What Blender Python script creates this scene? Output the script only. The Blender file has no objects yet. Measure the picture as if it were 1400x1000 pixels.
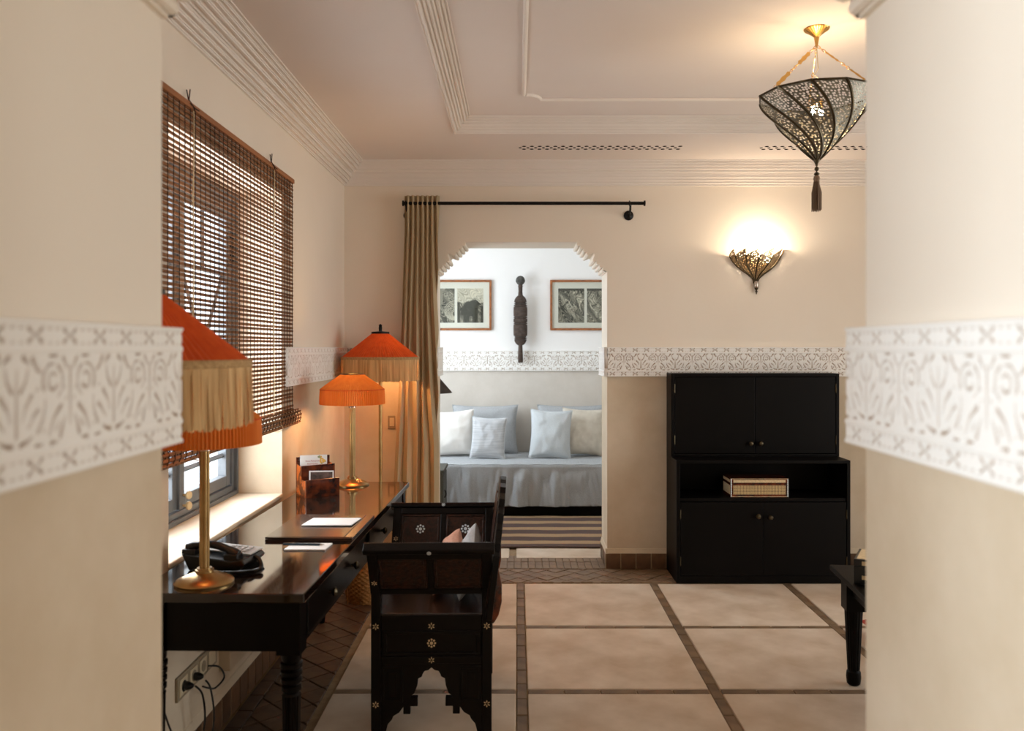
import bpy, math, random
import numpy as np
from mathutils import Vector, Matrix, noise
random.seed(7)
sc = bpy.context.scene
C = sc.collection
PI = math.pi
R = math.radians

# ------------------------------------------------------------------ camera, world, lights, exposure
cd = bpy.data.cameras.new('camera')
cam = bpy.data.objects.new('camera', cd); C.objects.link(cam)
cam.location = (0, 0, 1.45); cam.rotation_euler = (PI/2, 0, 0)
cd.sensor_width = 36; cd.lens = 36*1150/1400
cd.shift_x = -8/1400; cd.shift_y = -25/1400
cd.clip_start = .05; cd.clip_end = 100
cd.dof.use_dof = True; cd.dof.focus_distance = 4.5; cd.dof.aperture_fstop = 3.2
sc.camera = cam
sc.view_settings.view_transform = 'Standard'
sc.view_settings.look = 'None'
sc.view_settings.exposure = 0.30
sc.view_settings.gamma = 1
sc.view_settings.use_curve_mapping = False
sc.cycles.use_denoising = True
sc.cycles.max_bounces = 10; sc.cycles.diffuse_bounces = 6; sc.cycles.transparent_max_bounces = 24
sc.cycles.caustics_reflective = False; sc.cycles.caustics_refractive = False
sc.cycles.sample_clamp_indirect = 6
wd = bpy.data.worlds.new('sky'); sc.world = wd; wd.use_nodes = True
bg = wd.node_tree.nodes['Background']; bg.inputs[0].default_value = (.86, .93, 1, 1); bg.inputs[1].default_value = 2.2

def area(name, loc, rot, sx, sy, power, col=(1, 1, 1)):
    l = bpy.data.lights.new(name, 'AREA'); l.shape = 'RECTANGLE'; l.size = sx; l.size_y = sy
    l.energy = power; l.color = col
    o = bpy.data.objects.new(name, l); C.objects.link(o); o.location = loc; o.rotation_euler = rot
    return o
def point(name, loc, power, col, rad=.03, parent=None):
    l = bpy.data.lights.new(name, 'POINT'); l.energy = power; l.color = col; l.shadow_soft_size = rad
    o = bpy.data.objects.new(name, l); C.objects.link(o); o.location = loc; o.parent = parent
    return o
# daylight in the windows, and a fill added on the right (area lights aim along their local -Z)
WARM = (1, .57, .22)
P_MAIN, P_RECESS, P_HALL, P_RIGHT = 100, 58, 106, 42
P_TABLE, P_FLOOR, P_SCONCE, P_PENDANT = 8, 8.5, 8.5, 7
area('daylight_desk_window', (-1.75, 3.40, 1.55), (0, R(-90), 0), 1.7, 1.6, P_MAIN, (.97, .98, 1))
area('daylight_alcove_window', (-1.62, 6.95, 1.55), (0, R(-90), 0), 1.6, 1.3, P_RECESS, (.84, .92, 1))
area('daylight_hall_window', (-2.55, -.35, 1.6), (0, R(-90), 0), 1.7, 1.6, P_HALL, (.86, .93, 1))
area('fill_right_opening', (3.95, 3.2, 1.35), (0, R(90), 0), 2.1, 1.9, P_RIGHT, (1, .94, .86))  # warm fill added out of view to brighten floor and far wall

# ------------------------------------------------------------------ helpers
def S(r, g, b):
    f = lambda c: ((c/255+.055)/1.055)**2.4 if c > 10 else c/255/12.92
    return (f(r), f(g), f(b), 1)

class MB:
    def __init__(s): s.v = []; s.f = []
    def add(s, vs, fs, M=None):
        b = len(s.v)
        s.v += [tuple(M @ Vector(v)) for v in vs] if M else [tuple(v) for v in vs]
        s.f += [[b+i for i in f] for f in fs]
        return s
    def box(s, x0, x1, y0, y1, z0, z1, M=None):
        vs = [(x, y, z) for z in (z0, z1) for y in (y0, y1) for x in (x0, x1)]
        return s.add(vs, [(0, 2, 3, 1), (4, 5, 7, 6), (0, 1, 5, 4), (2, 6, 7, 3), (0, 4, 6, 2), (1, 3, 7, 5)], M)
    def lathe(s, prof, n=24, c=(0, 0, 0), M=None, a0=0, a1=2*PI, cap=True):
        full = abs(a1-a0-2*PI) < 1e-6
        m = n if full else n+1
        vs = [(c[0]+r*math.cos(a0+(a1-a0)*k/n), c[1]+r*math.sin(a0+(a1-a0)*k/n), c[2]+z) for (r, z) in prof for k in range(m)]
        fs = []
        for i in range(len(prof)-1):
            for k in range(n):
                k2 = (k+1) % m
                fs.append((i*m+k, i*m+k2, (i+1)*m+k2, (i+1)*m+k))
        if cap and full:
            fs.append(tuple(reversed(range(m)))); fs.append(tuple((len(prof)-1)*m+k for k in range(m)))
        return s.add(vs, fs, M)
    def tube(s, pts, r, n=6, closed=False, M=None):
        pts = [Vector(p) for p in pts]; N = len(pts)
        rr = r if isinstance(r, (list, tuple)) else [r]*N
        vs = []; up = None
        for i, p in enumerate(pts):
            if closed: t = pts[(i+1) % N]-pts[i-1]
            else: t = pts[min(i+1, N-1)]-pts[max(i-1, 0)]
            t.normalize()
            if up is None:
                up = Vector((0, 0, 1)) if abs(t.z) < .9 else Vector((1, 0, 0))
            u = (up-t*up.dot(t))
            if u.length < 1e-5: u = t.orthogonal()
            u.normalize(); up = u; w = t.cross(u)
            vs += [p+(u*math.cos(2*PI*k/n)+w*math.sin(2*PI*k/n))*rr[i] for k in range(n)]
        fs = []
        for i in range(N if closed else N-1):
            j = (i+1) % N
            for k in range(n):
                k2 = (k+1) % n
                fs.append((i*n+k, i*n+k2, j*n+k2, j*n+k))
        if not closed:
            fs.append(tuple(reversed(range(n)))); fs.append(tuple((N-1)*n+k for k in range(n)))
        return s.add(vs, fs, M)
    def prism(s, poly, a0, a1, ax='y', M=None):
        n = len(poly)
        mk = {'y': lambda p, a: (p[0], a, p[1]), 'x': lambda p, a: (a, p[0], p[1]), 'z': lambda p, a: (p[0], p[1], a)}[ax]
        vs = [mk(p, a0) for p in poly]+[mk(p, a1) for p in poly]
        fs = [tuple(range(n)), tuple(reversed(range(n, 2*n)))]+[(i, i+n, (i+1) % n+n, (i+1) % n) for i in range(n)]
        return s.add(vs, fs, M)
    def grid(s, nu, nv, fn, wrap=False, M=None):
        m = nu if wrap else nu+1
        vs = [fn(i/nu, j/nv) for j in range(nv+1) for i in range(m)]
        fs = [(j*m+i, j*m+(i+1) % m, (j+1)*m+(i+1) % m, (j+1)*m+i) for j in range(nv) for i in range(nu)]
        return s.add(vs, fs, M)
    def ball(s, c, r, n=12, sz=1, M=None):
        return s.lathe([(r*math.sin(PI*k/(n//2))+1e-5, -r*sz*math.cos(PI*k/(n//2))) for k in range(n//2+1)], n, c, M, cap=False)
    def build(s, name, mat, parent=None, smooth=False, bevel=0, seg=2, solid=0, recalc=True, sharp=40):
        me = bpy.data.meshes.new(name); me.from_pydata(s.v, [], s.f)
        if recalc:
            import bmesh
            bm = bmesh.new(); bm.from_mesh(me); bmesh.ops.recalc_face_normals(bm, faces=bm.faces); bm.to_mesh(me); bm.free()
        o = bpy.data.objects.new(name, me); C.objects.link(o)
        if mat: me.materials.append(mat)
        if parent: o.parent = parent
        if smooth:
            me.polygons.foreach_set('use_smooth', [True]*len(me.polygons)); me.set_sharp_from_angle(angle=R(sharp))
        if solid:
            md = o.modifiers.new('solid', 'SOLIDIFY'); md.thickness = solid; md.offset = 0
        if bevel:
            md = o.modifiers.new('bevel', 'BEVEL'); md.width = bevel; md.segments = seg; md.limit_method = 'ANGLE'; md.angle_limit = R(35)
        return o

def tag(o, label, cat, group=None, kind=None):
    o['label'] = label; o['category'] = cat
    if group: o['group'] = group
    if kind: o['kind'] = kind
    return o
def thing(name, label, cat, loc=(0, 0, 0), rz=0, group=None, kind=None):
    o = bpy.data.objects.new(name, None); C.objects.link(o); o.empty_display_size = .1
    o.location = loc; o.rotation_euler = (0, 0, rz)
    return tag(o, label, cat, group, kind)
def dupe(o, parent, loc=None, rot=None):
    c = o.copy(); C.objects.link(c); c.parent = parent
    if loc is not None: c.location = loc
    if rot is not None: c.rotation_euler = rot
    return c

# ------------------------------------------------------------------ materials
def mat(name, c1, c2=None, scale=8, rough=.6, bump=0, bscale=60, metal=0, spec=.5, coat=0, stretch=(1, 1, 1),
        detail=4, lo=.35, hi=.65, trans=0, rand=0, rvar=0):
    m = bpy.data.materials.new(name); m.use_nodes = True
    nt = m.node_tree; n = nt.nodes; L = nt.links
    b = n['Principled BSDF']; b.inputs['Roughness'].default_value = rough; b.inputs['Metallic'].default_value = metal
    b.inputs['Specular IOR Level'].default_value = spec
    b.inputs['Coat Weight'].default_value = coat; b.inputs['Coat Roughness'].default_value = .06
    tc = n.new('ShaderNodeTexCoord'); mp = n.new('ShaderNodeMapping'); mp.inputs['Scale'].default_value = stretch
    L.new(tc.outputs['Object'], mp.inputs[0])
    col = None
    if c2:
        nz = n.new('ShaderNodeTexNoise'); nz.inputs['Scale'].default_value = scale; nz.inputs['Detail'].default_value = detail
        L.new(mp.outputs[0], nz.inputs['Vector'])
        mr = n.new('ShaderNodeMapRange'); mr.inputs[1].default_value = lo; mr.inputs[2].default_value = hi
        L.new(nz.outputs['Fac'], mr.inputs[0])
        mx = n.new('ShaderNodeMix'); mx.data_type = 'RGBA'; mx.inputs[6].default_value = c1; mx.inputs[7].default_value = c2
        L.new(mr.outputs[0], mx.inputs[0]); col = mx.outputs[2]
        if rvar:
            r2 = n.new('ShaderNodeMapRange'); r2.inputs[3].default_value = rough-rvar; r2.inputs[4].default_value = rough+rvar
            L.new(nz.outputs['Fac'], r2.inputs[0]); L.new(r2.outputs[0], b.inputs['Roughness'])
    if rand:
        oi = n.new('ShaderNodeObjectInfo'); hs = n.new('ShaderNodeHueSaturation')
        r3 = n.new('ShaderNodeMapRange'); r3.inputs[3].default_value = 1-rand; r3.inputs[4].default_value = 1+rand
        L.new(oi.outputs['Random'], r3.inputs[0]); L.new(r3.outputs[0], hs.inputs['Value'])
        if col: L.new(col, hs.inputs['Color'])
        else: hs.inputs['Color'].default_value = c1
        col = hs.outputs[0]
    if col: L.new(col, b.inputs['Base Color'])
    else: b.inputs['Base Color'].default_value = c1
    if bump:
        bz = n.new('ShaderNodeTexNoise'); bz.inputs['Scale'].default_value = bscale; bz.inputs['Detail'].default_value = 5
        L.new(mp.outputs[0], bz.inputs['Vector'])
        bp = n.new('ShaderNodeBump'); bp.inputs['Strength'].default_value = bump; bp.inputs['Distance'].default_value = .004
        L.new(bz.outputs['Fac'], bp.inputs['Height']); L.new(bp.outputs[0], b.inputs['Normal'])
    if trans:
        tr = n.new('ShaderNodeBsdfTranslucent'); ms = n.new('ShaderNodeMixShader'); ms.inputs[0].default_value = trans
        if col: L.new(col, tr.inputs[0])
        else: tr.inputs[0].default_value = c1
        out = n['Material Output']
        L.new(b.outputs[0], ms.inputs[1]); L.new(tr.outputs[0], ms.inputs[2]); L.new(ms.outputs[0], out.inputs[0])
    return m
def emit(name, col, st):
    m = bpy.data.materials.new(name); m.use_nodes = True; nt = m.node_tree
    e = nt.nodes.new('ShaderNodeEmission'); e.inputs[0].default_value = col; e.inputs[1].default_value = st
    nt.links.new(e.outputs[0], nt.nodes['Material Output'].inputs[0]); return m
def wall_mat(name, up, up2, low, low2, zsplit):
    m = mat(name, up, up2, 1.6, .85, .12, 40, spec=.2)
    nt = m.node_tree; n = nt.nodes; L = nt.links; b = n['Principled BSDF']
    top = b.inputs['Base Color'].links[0].from_socket
    nz = n.new('ShaderNodeTexNoise'); nz.inputs['Scale'].default_value = 3.5; nz.inputs['Detail'].default_value = 7; nz.inputs['Roughness'].default_value = .65
    g = n.new('ShaderNodeNewGeometry'); L.new(g.outputs['Position'], nz.inputs['Vector'])
    mr = n.new('ShaderNodeMapRange'); mr.inputs[1].default_value = .35; mr.inputs[2].default_value = .65; L.new(nz.outputs['Fac'], mr.inputs[0])
    mx = n.new('ShaderNodeMix'); mx.data_type = 'RGBA'; mx.inputs[6].default_value = low; mx.inputs[7].default_value = low2; L.new(mr.outputs[0], mx.inputs[0])
    sx = n.new('ShaderNodeSeparateXYZ'); L.new(g.outputs['Position'], sx.inputs[0])
    gt = n.new('ShaderNodeMath'); gt.operation = 'GREATER_THAN'; gt.inputs[1].default_value = zsplit; L.new(sx.outputs['Z'], gt.inputs[0])
    m2 = n.new('ShaderNodeMix'); m2.data_type = 'RGBA'; L.new(gt.outputs[0], m2.inputs[0]); L.new(mx.outputs[2], m2.inputs[6]); L.new(top, m2.inputs[7])
    L.new(m2.outputs[2], b.inputs['Base Color'])
    return m
M = {}
M['wall'] = wall_mat('cream_plaster', S(232, 221, 206), S(235, 225, 211), S(203, 186, 161), S(214, 199, 177), 1.36)
M['wall_alcove'] = wall_mat('white_plaster', S(238, 236, 233), S(240, 238, 236), S(204, 196, 186), S(213, 206, 197), 1.33)
M['ceiling'] = mat('ceiling_paint', S(226, 216, 209), S(230, 221, 215), 1.2, .85, .08, 30, spec=.2)
M['cornice'] = mat('cornice_plaster', S(238, 231, 224), S(234, 226, 218), 2, .8, .1, 40, spec=.2)
M['white_trim'] = mat('white_trim_plaster', S(240, 236, 230), S(235, 230, 222), 3, .8, .1, 50, spec=.2)
M['sill'] = mat('sill_plaster', S(226, 208, 184), S(234, 219, 198), 6, .6, .15, 30)
M['slab'] = mat('concrete_slab', S(218, 202, 184), S(190, 168, 144), 4.5, .6, .15, 25, spec=.3, detail=10, lo=.32, hi=.68, rand=.04)
M['mortar'] = mat('mortar', S(142, 120, 94), S(160, 138, 110), 20, .9, .3, 60, spec=.1)
M['grout'] = mat('grout', S(156, 134, 108), None, 20, .9, spec=.1)
M['bejmat'] = mat('dark_glazed_tile', S(62, 42, 29), S(84, 61, 44), 14, .45, .25, 35, rand=.16, spec=.4, detail=6)
M['bejmat_light'] = mat('worn_tile', S(108, 84, 62), S(128, 104, 80), 14, .5, .25, 35, rand=.14, spec=.4, detail=6)
M['joint'] = mat('joint_tile', S(100, 78, 56), S(124, 100, 74), 10, .6, .2, 40, rand=.2)
M['base_tile'] = mat('baseboard_tile', S(76, 52, 34), S(112, 80, 52), 9, .35, .15, 30, rand=.3, spec=.5)
M['dark_wood'] = mat('dark_lacquered_wood', S(4, 2, 2), S(7, 4, 3), 5, .28, .02, 60, stretch=(1, .12, 1), spec=.14)
M['desk_top'] = mat('polished_desk_top', S(26, 11, 6), S(15, 7, 4), 5, .07, .012, 18, stretch=(1, .15, 1), spec=.6, coat=.3)
M['black_wood'] = mat('black_stained_wood', S(5, 3, 2), S(8, 5, 4), 6, .45, .03, 60, stretch=(1, 1, .1), spec=.12)
M['bench_wood'] = mat('carved_walnut', S(12, 6, 4), S(7, 4, 3), 20, .33, .25, 90, spec=.18)
M['seat_wood'] = mat('worn_seat_wood', S(46, 23, 13), S(28, 14, 9), 9, .22, .05, 60, stretch=(1, .2, 1), spec=.45)
M['bench_carved'] = mat('carved_relief_walnut', S(58, 29, 17), S(22, 11, 7), 60, .3, 1.0, 75, spec=.3)
M['pearl'] = mat('mother_of_pearl', S(226, 232, 234), S(196, 210, 214), 60, .25, spec=.6)
M['bone'] = mat('bone_inlay', S(222, 200, 160), S(200, 176, 134), 80, .4)
M['burl'] = mat('burl_wood_lit', S(150, 72, 26), S(58, 24, 12), 26, .22, .02, 40, coat=.4, detail=8, lo=.38, hi=.62)
M['burl_dark'] = mat('burl_wood_dark', S(112, 48, 20), S(40, 16, 9), 24, .22, .02, 40, coat=.4, detail=8, lo=.38, hi=.62)
M['brass'] = mat('aged_brass', S(186, 156, 108), S(160, 130, 84), 12, .30, metal=1)
M['brass_light'] = mat('polished_brass', S(226, 178, 104), None, rough=.25, metal=1)
M['bronze'] = mat('dark_bronze', S(70, 62, 50), S(92, 82, 64), 20, .35, metal=1)
M['iron'] = mat('black_iron', S(20, 18, 17), None, rough=.4, metal=.6)
M['steel'] = mat('window_grey_paint', S(104, 110, 116), S(94, 100, 106), 10, .45, spec=.4)
M['hinge'] = mat('dark_hinge', S(42, 40, 38), None, rough=.4, metal=.8)
M['orange_silk'] = mat('orange_silk', S(212, 92, 38), S(200, 80, 31), 40, .6, .1, 80, stretch=(1, 1, .1), trans=.03, spec=.2)
M['orange_silk2'] = mat('orange_pleated_silk', S(214, 124, 50), S(204, 112, 43), 40, .6, .1, 80, stretch=(1, 1, .1), trans=.055, spec=.2)
M['fringe'] = mat('tan_fringe', S(224, 190, 138), S(184, 146, 98), 60, .7, stretch=(1, 1, .05), trans=.12, spec=.2)
M['braid'] = mat('beige_braid', S(186, 152, 104), S(156, 122, 78), 120, .8, .4, 200)
M['curtain'] = mat('khaki_linen', S(200, 180, 148), S(188, 168, 136), 30, .8, .15, 120, stretch=(1, 1, .1), trans=.18, spec=.1)
M['bamboo'] = mat('bamboo_slat', S(150, 104, 68), S(112, 74, 48), 30, .6, .1, 60, stretch=(1, .05, 1), rand=.2, trans=.055, spec=.2)
M['bamboo_edge'] = mat('bamboo_head_rail', S(168, 106, 58), S(128, 76, 40), 20, .5, .05, 60, stretch=(1, .05, 1))
M['thread'] = mat('dark_thread', S(52, 34, 24), None, rough=.9)
M['cord'] = mat('pale_cord', S(206, 186, 150), None, rough=.9)
M['black_plastic'] = mat('black_plastic', S(14, 15, 17), None, rough=.28, spec=.5)
M['grey_plastic'] = mat('grey_plastic', S(176, 178, 178), None, rough=.4)
M['leather'] = mat('dark_leather', S(34, 22, 18), S(44, 30, 24), 40, .22, .05, 150, spec=.6, coat=.2)
M['paper'] = mat('white_paper', S(240, 238, 236), None, rough=.9, spec=.1)
M['ink_pink'] = mat('pink_ink', S(190, 120, 120), None, rough=.9)
M['yellow'] = mat('yellow_print', S(226, 170, 60), S(240, 200, 110), 200, .9)
M['green_print'] = mat('green_print', S(150, 160, 120), None, rough=.9)
M['photo_dark'] = mat('dark_photo_print', S(40, 28, 26), S(110, 84, 74), 30, .35)
M['pen'] = mat('blue_pen', S(30, 52, 66), None, rough=.35)
M['wicker'] = mat('golden_wicker', S(196, 142, 80), S(146, 98, 50), 70, .65, .3, 120)
M['socket'] = mat('socket_plate', S(150, 136, 112), None, rough=.4)
M['socket_in'] = mat('socket_insert', S(206, 190, 160), None, rough=.4)
M['linen'] = mat('grey_linen', S(184, 187, 190), S(162, 164, 166), 240, .85, .35, 320, stretch=(1, .25, 1), spec=.1)
M['linen_blue'] = mat('pale_blue_linen', S(206, 210, 212), S(192, 198, 202), 200, .85, .25, 300, spec=.1)
M['linen_stripe'] = mat('striped_grey_linen', S(180, 182, 185), S(196, 197, 199), 16, .85, .25, 300, stretch=(.2, .2, 9), spec=.1, lo=.45, hi=.55)
M['satin'] = mat('ivory_satin', S(236, 233, 228), S(228, 224, 218), 12, .5, .2, 24, spec=.4)
M['satin_cream'] = mat('cream_satin', S(222, 214, 200), S(206, 197, 182), 14, .5, .25, 24, spec=.4)
M['pink'] = mat('pink_linen', S(214, 168, 148), S(200, 152, 132), 120, .85, .3, 200, spec=.1)
M['red'] = mat('red_wool', S(176, 70, 58), None, rough=.9)
M['dark_shade'] = mat('dark_brown_pleat', S(52, 38, 30), S(66, 50, 40), 40, .8, stretch=(1, 1, .1))
M['carving'] = mat('weathered_carving', S(66, 54, 48), S(88, 74, 66), 40, .75, .8, 110, spec=.2)
M['carving_grey'] = mat('grey_carving', S(92, 90, 86), S(70, 68, 64), 50, .75, .8, 110, spec=.2)
M['green_wood'] = mat('old_green_grey_wood', S(62, 62, 54), S(82, 82, 72), 16, .6, .2, 40, stretch=(1, 1, .2))
M['frame_wood'] = mat('chestnut_frame', S(172, 108, 62), S(122, 70, 38), 40, .35, .05, 60, detail=6)
M['mount'] = mat('mount_board', S(226, 222, 208), None, rough=.9, spec=.1)
M['silver'] = mat('tarnished_silver', S(190, 180, 170), None, rough=.25, metal=1)
M['knob_cream'] = mat('cream_knob', S(220, 196, 150), None, rough=.35)
M['tassel'] = mat('taupe_tassel', S(150, 128, 108), S(116, 96, 80), 90, .8, stretch=(1, 1, .05), spec=.2)
M['slot'] = mat('vent_dark', S(30, 20, 12), None, rough=.95, spec=0)
M['bulb'] = emit('lamp_bulb', (1, .72, .40, 1), 5)
M['bulb_hot'] = emit('bare_bulb', (1, .84, .6, 1), 60)

def glass():
    m = bpy.data.materials.new('pane_glass'); m.use_nodes = True; nt = m.node_tree; n = nt.nodes
    t = n.new('ShaderNodeBsdfTransparent'); t.inputs[0].default_value = (.97, .98, .98, 1)
    g = n.new('ShaderNodeBsdfGlossy'); g.inputs['Roughness'].default_value = .02
    fr = n.new('ShaderNodeLayerWeight'); pw = n.new('ShaderNodeMath'); pw.operation = 'POWER'; pw.inputs[1].default_value = 5
    nt.links.new(fr.outputs['Facing'], pw.inputs[0])
    sc2 = n.new('ShaderNodeMath'); sc2.operation = 'MULTIPLY_ADD'; sc2.inputs[1].default_value = .6; sc2.inputs[2].default_value = .03; nt.links.new(pw.outputs[0], sc2.inputs[0])
    ms = n.new('ShaderNodeMixShader'); nt.links.new(sc2.outputs[0], ms.inputs[0]); nt.links.new(t.outputs[0], ms.inputs[1]); nt.links.new(g.outputs[0], ms.inputs[2])
    nt.links.new(ms.outputs[0], n['Material Output'].inputs[0]); return m
M['glass'] = glass()
def pierced(name, c1, c2, scale, thr, margin=.004):
    m = mat(name, c1, c2, 30, .5, metal=.75)
    nt = m.node_tree; n = nt.nodes; L = nt.links; b = n['Principled BSDF']
    tc = n.new('ShaderNodeTexCoord')
    vo = n.new('ShaderNodeTexVoronoi'); vo.voronoi_dimensions = '2D'; vo.inputs['Scale'].default_value = scale; vo.inputs['Randomness'].default_value = .75
    L.new(tc.outputs['UV'], vo.inputs['Vector'])
    lt = n.new('ShaderNodeMath'); lt.operation = 'LESS_THAN'; lt.inputs[1].default_value = thr; L.new(vo.outputs['Distance'], lt.inputs[0])
    # no holes near the seams of a panel: UV.x is metres from the panel middle, 'edge' the room left
    at = n.new('ShaderNodeAttribute'); at.attribute_name = 'edge'
    g2 = n.new('ShaderNodeMath'); g2.operation = 'GREATER_THAN'; g2.inputs[1].default_value = margin; L.new(at.outputs['Fac'], g2.inputs[0])
    mu = n.new('ShaderNodeMath'); mu.operation = 'MULTIPLY'; L.new(lt.outputs[0], mu.inputs[0]); L.new(g2.outputs[0], mu.inputs[1])
    t = n.new('ShaderNodeBsdfTransparent'); ms = n.new('ShaderNodeMixShader')
    L.new(mu.outputs[0], ms.inputs[0]); L.new(b.outputs[0], ms.inputs[1]); L.new(t.outputs[0], ms.inputs[2])
    L.new(ms.outputs[0], n['Material Output'].inputs[0]); return m
M['pierced'] = pierced('pierced_bronze', S(116, 114, 104), S(140, 136, 122), 80, .33, .0085)
M['pierced_brass'] = pierced('pierced_brass', S(176, 154, 120), S(148, 126, 96), 62, .19)
def frieze_mat():
    m = mat('carved_white_plaster', S(238, 232, 222), None, rough=.8, spec=.2, bump=.1, bscale=60)
    nt = m.node_tree; n = nt.nodes; L = nt.links; b = n['Principled BSDF']
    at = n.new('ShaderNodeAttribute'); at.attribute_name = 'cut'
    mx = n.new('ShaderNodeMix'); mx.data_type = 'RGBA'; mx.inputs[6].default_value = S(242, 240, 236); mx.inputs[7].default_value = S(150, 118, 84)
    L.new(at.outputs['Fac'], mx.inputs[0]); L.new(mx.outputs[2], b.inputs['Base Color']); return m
M['frieze'] = frieze_mat()
def vcol(name):
    m = mat(name, S(200, 200, 190), None, rough=.9, spec=.1)
    nt = m.node_tree; at = nt.nodes.new('ShaderNodeAttribute'); at.attribute_name = 'ink'
    nt.links.new(at.outputs['Color'], nt.nodes['Principled BSDF'].inputs['Base Color']); return m
M['print'] = vcol('engraving_ink')
def stripes():
    m = mat('striped_rug_wool', S(90, 70, 62), None, rough=.95, spec=.05, bump=.5, bscale=160)
    nt = m.node_tree; n = nt.nodes; L = nt.links
    tc = n.new('ShaderNodeTexCoord'); sx = n.new('ShaderNodeSeparateXYZ'); L.new(tc.outputs['Object'], sx.inputs[0])
    nz = n.new('ShaderNodeTexNoise'); nz.inputs['Scale'].default_value = 5; L.new(tc.outputs['Object'], nz.inputs['Vector'])
    ma = n.new('ShaderNodeMath'); ma.operation = 'MULTIPLY_ADD'; ma.inputs[1].default_value = .03; L.new(nz.outputs['Fac'], ma.inputs[0]); L.new(sx.outputs['Y'], ma.inputs[2])
    mu = n.new('ShaderNodeMath'); mu.operation = 'MULTIPLY'; mu.inputs[1].default_value = 2*PI/.235; L.new(ma.outputs[0], mu.inputs[0])
    si = n.new('ShaderNodeMath'); si.operation = 'SINE'; L.new(mu.outputs[0], si.inputs[0])
    mr = n.new('ShaderNodeMapRange'); mr.inputs[1].default_value = .1; mr.inputs[2].default_value = .35; L.new(si.outputs[0], mr.inputs[0])
    n2 = n.new('ShaderNodeTexNoise'); n2.inputs['Scale'].default_value = 140; L.new(tc.outputs['Object'], n2.inputs['Vector'])
    mx = n.new('ShaderNodeMix'); mx.data_type = 'RGBA'; mx.inputs[6].default_value = S(116, 96, 90); mx.inputs[7].default_value = S(196, 162, 126); L.new(mr.outputs[0], mx.inputs[0])
    m2 = n.new('ShaderNodeMix'); m2.data_type = 'RGBA'; m2.blend_type = 'MULTIPLY'; m2.inputs[0].default_value = .6; L.new(mx.outputs[2], m2.inputs[6]); L.new(n2.outputs['Color'], m2.inputs[7])
    L.new(m2.outputs[2], n['Principled BSDF'].inputs['Base Color']); return m
M['rug'] = stripes()
def mosaic():
    m = mat('bone_mosaic', S(200, 176, 130), None, rough=.4)
    nt = m.node_tree; n = nt.nodes; L = nt.links
    tc = n.new('ShaderNodeTexCoord'); mp = n.new('ShaderNodeMapping'); mp.inputs['Rotation'].default_value = (0, R(45), 0); L.new(tc.outputs['Object'], mp.inputs[0])
    ck = n.new('ShaderNodeTexChecker'); ck.inputs['Scale'].default_value = 150; ck.inputs[1].default_value = S(206, 180, 132); ck.inputs[2].default_value = S(112, 82, 48)
    L.new(mp.outputs[0], ck.inputs['Vector']); L.new(ck.outputs['Color'], n['Principled BSDF'].inputs['Base Color']); return m
M['mosaic'] = mosaic()

# ------------------------------------------------------------------ room shell
XL, XR, YF, YN = -1.138, 3.52, 5.52, 1.37      # left, right, far, near faces of the main room
ZC = 2.65                                       # ceiling margin, tray above
YB = 8.05                                       # alcove back wall
HT = 2.95
def struct(name, mb, m, label, cat, **k):
    return tag(mb.build(name, m, None, **k), label, cat, kind='structure')

def scallop(x0, z0, x1, z1, n=9, a=.016):
    # toothed plaster corbel from the springing (x0,z0) to the soffit (x1,z1); teeth point into the opening
    d = Vector((x1-x0, z1-z0)); L = d.length; d.normalize()
    nv = Vector((d.y, -d.x))
    if (nv.x > 0) == (x1 < x0): nv = -nv
    if nv.y > 0: nv = -nv
    pts = []
    for i in range(n):
        big = (i == n//2)
        aa = -.022 if big else a
        for t, q in ((.02, 0), (.2, .75), (.5, 1), (.75, .85), (.95, .15)):
            p = Vector((x0, z0))+d*(L*(i+t)/n)+nv*(aa*q)
            pts.append((p.x, p.y))
    return pts
def arch_wall(name, x0, x1, y0, y1, xl, xr, zs, zt, cut, m, label):
    mb = MB()
    mb.box(x0, xl, y0, y1, 0, HT); mb.box(xr, x1, y0, y1, 0, HT)
    poly = [(xl, HT), (xl, zs), (xl+.012, zs), (xl+.012, zs+.008)]+scallop(xl+.004, zs+.01, xl+cut, zt)+[(xl+cut, zt), (xr-cut, zt)]
    poly += list(reversed(scallop(xr-.004, zs+.01, xr-cut, zt)))+[(xr-.012, zs+.008), (xr-.012, zs), (xr, zs), (xr, HT)]
    mb.prism(poly, y0, y1, 'y')
    return struct(name, mb, m, label, 'wall')
OXL, OXR = -.5425, .586
arch_wall('wall_far', XL-.3, XR+.3, YF, 5.87, OXL, OXR, 1.945, 2.14, .195, M['wall'], 'cream plaster far wall pierced by the scalloped opening to the alcove')
NXL, NXR = -.580, .567
arch_wall('wall_near', -2.4, 4.8, .78, YN, NXL, NXR, 1.985, 2.18, .195, M['wall'], 'thick cream plaster wall in the foreground with the doorway looked through')
# left wall with the window opening
WY0, WY1, WZ0, WZ1, WX = 2.74, 4.06, .745, 2.185, -1.363
mb = MB()
mb.box(XL-.3, XL, YN, WY0, 0, HT); mb.box(XL-.3, XL, WY1, YF, 0, HT)
mb.box(XL-.3, XL, WY0, WY1, 0, WZ0-.02); mb.box(XL-.3, XL, WY0, WY1, WZ1, HT)
struct('wall_left', mb, M['wall'], 'cream plaster left wall holding the window with the bamboo blind', 'wall')
mb = MB().box(XL-.3, XL+.006, WY0, WY1, WZ0-.02, WZ0)
struct('trim_1', mb, M['sill'], 'pale plaster window sill just above the desk', 'sill', bevel=.006)
# right wall with an unseen opening added for the fill light
mb = MB(); mb.box(XR, XR+.3, YN, 2.2, 0, HT); mb.box(XR, XR+.3, 4.2, YF, 0, HT); mb.box(XR, XR+.3, 2.2, 4.2, 2.35, HT)
struct('wall_right', mb, M['wall'], 'cream plaster right wall hidden behind the near doorway', 'wall')
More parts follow.
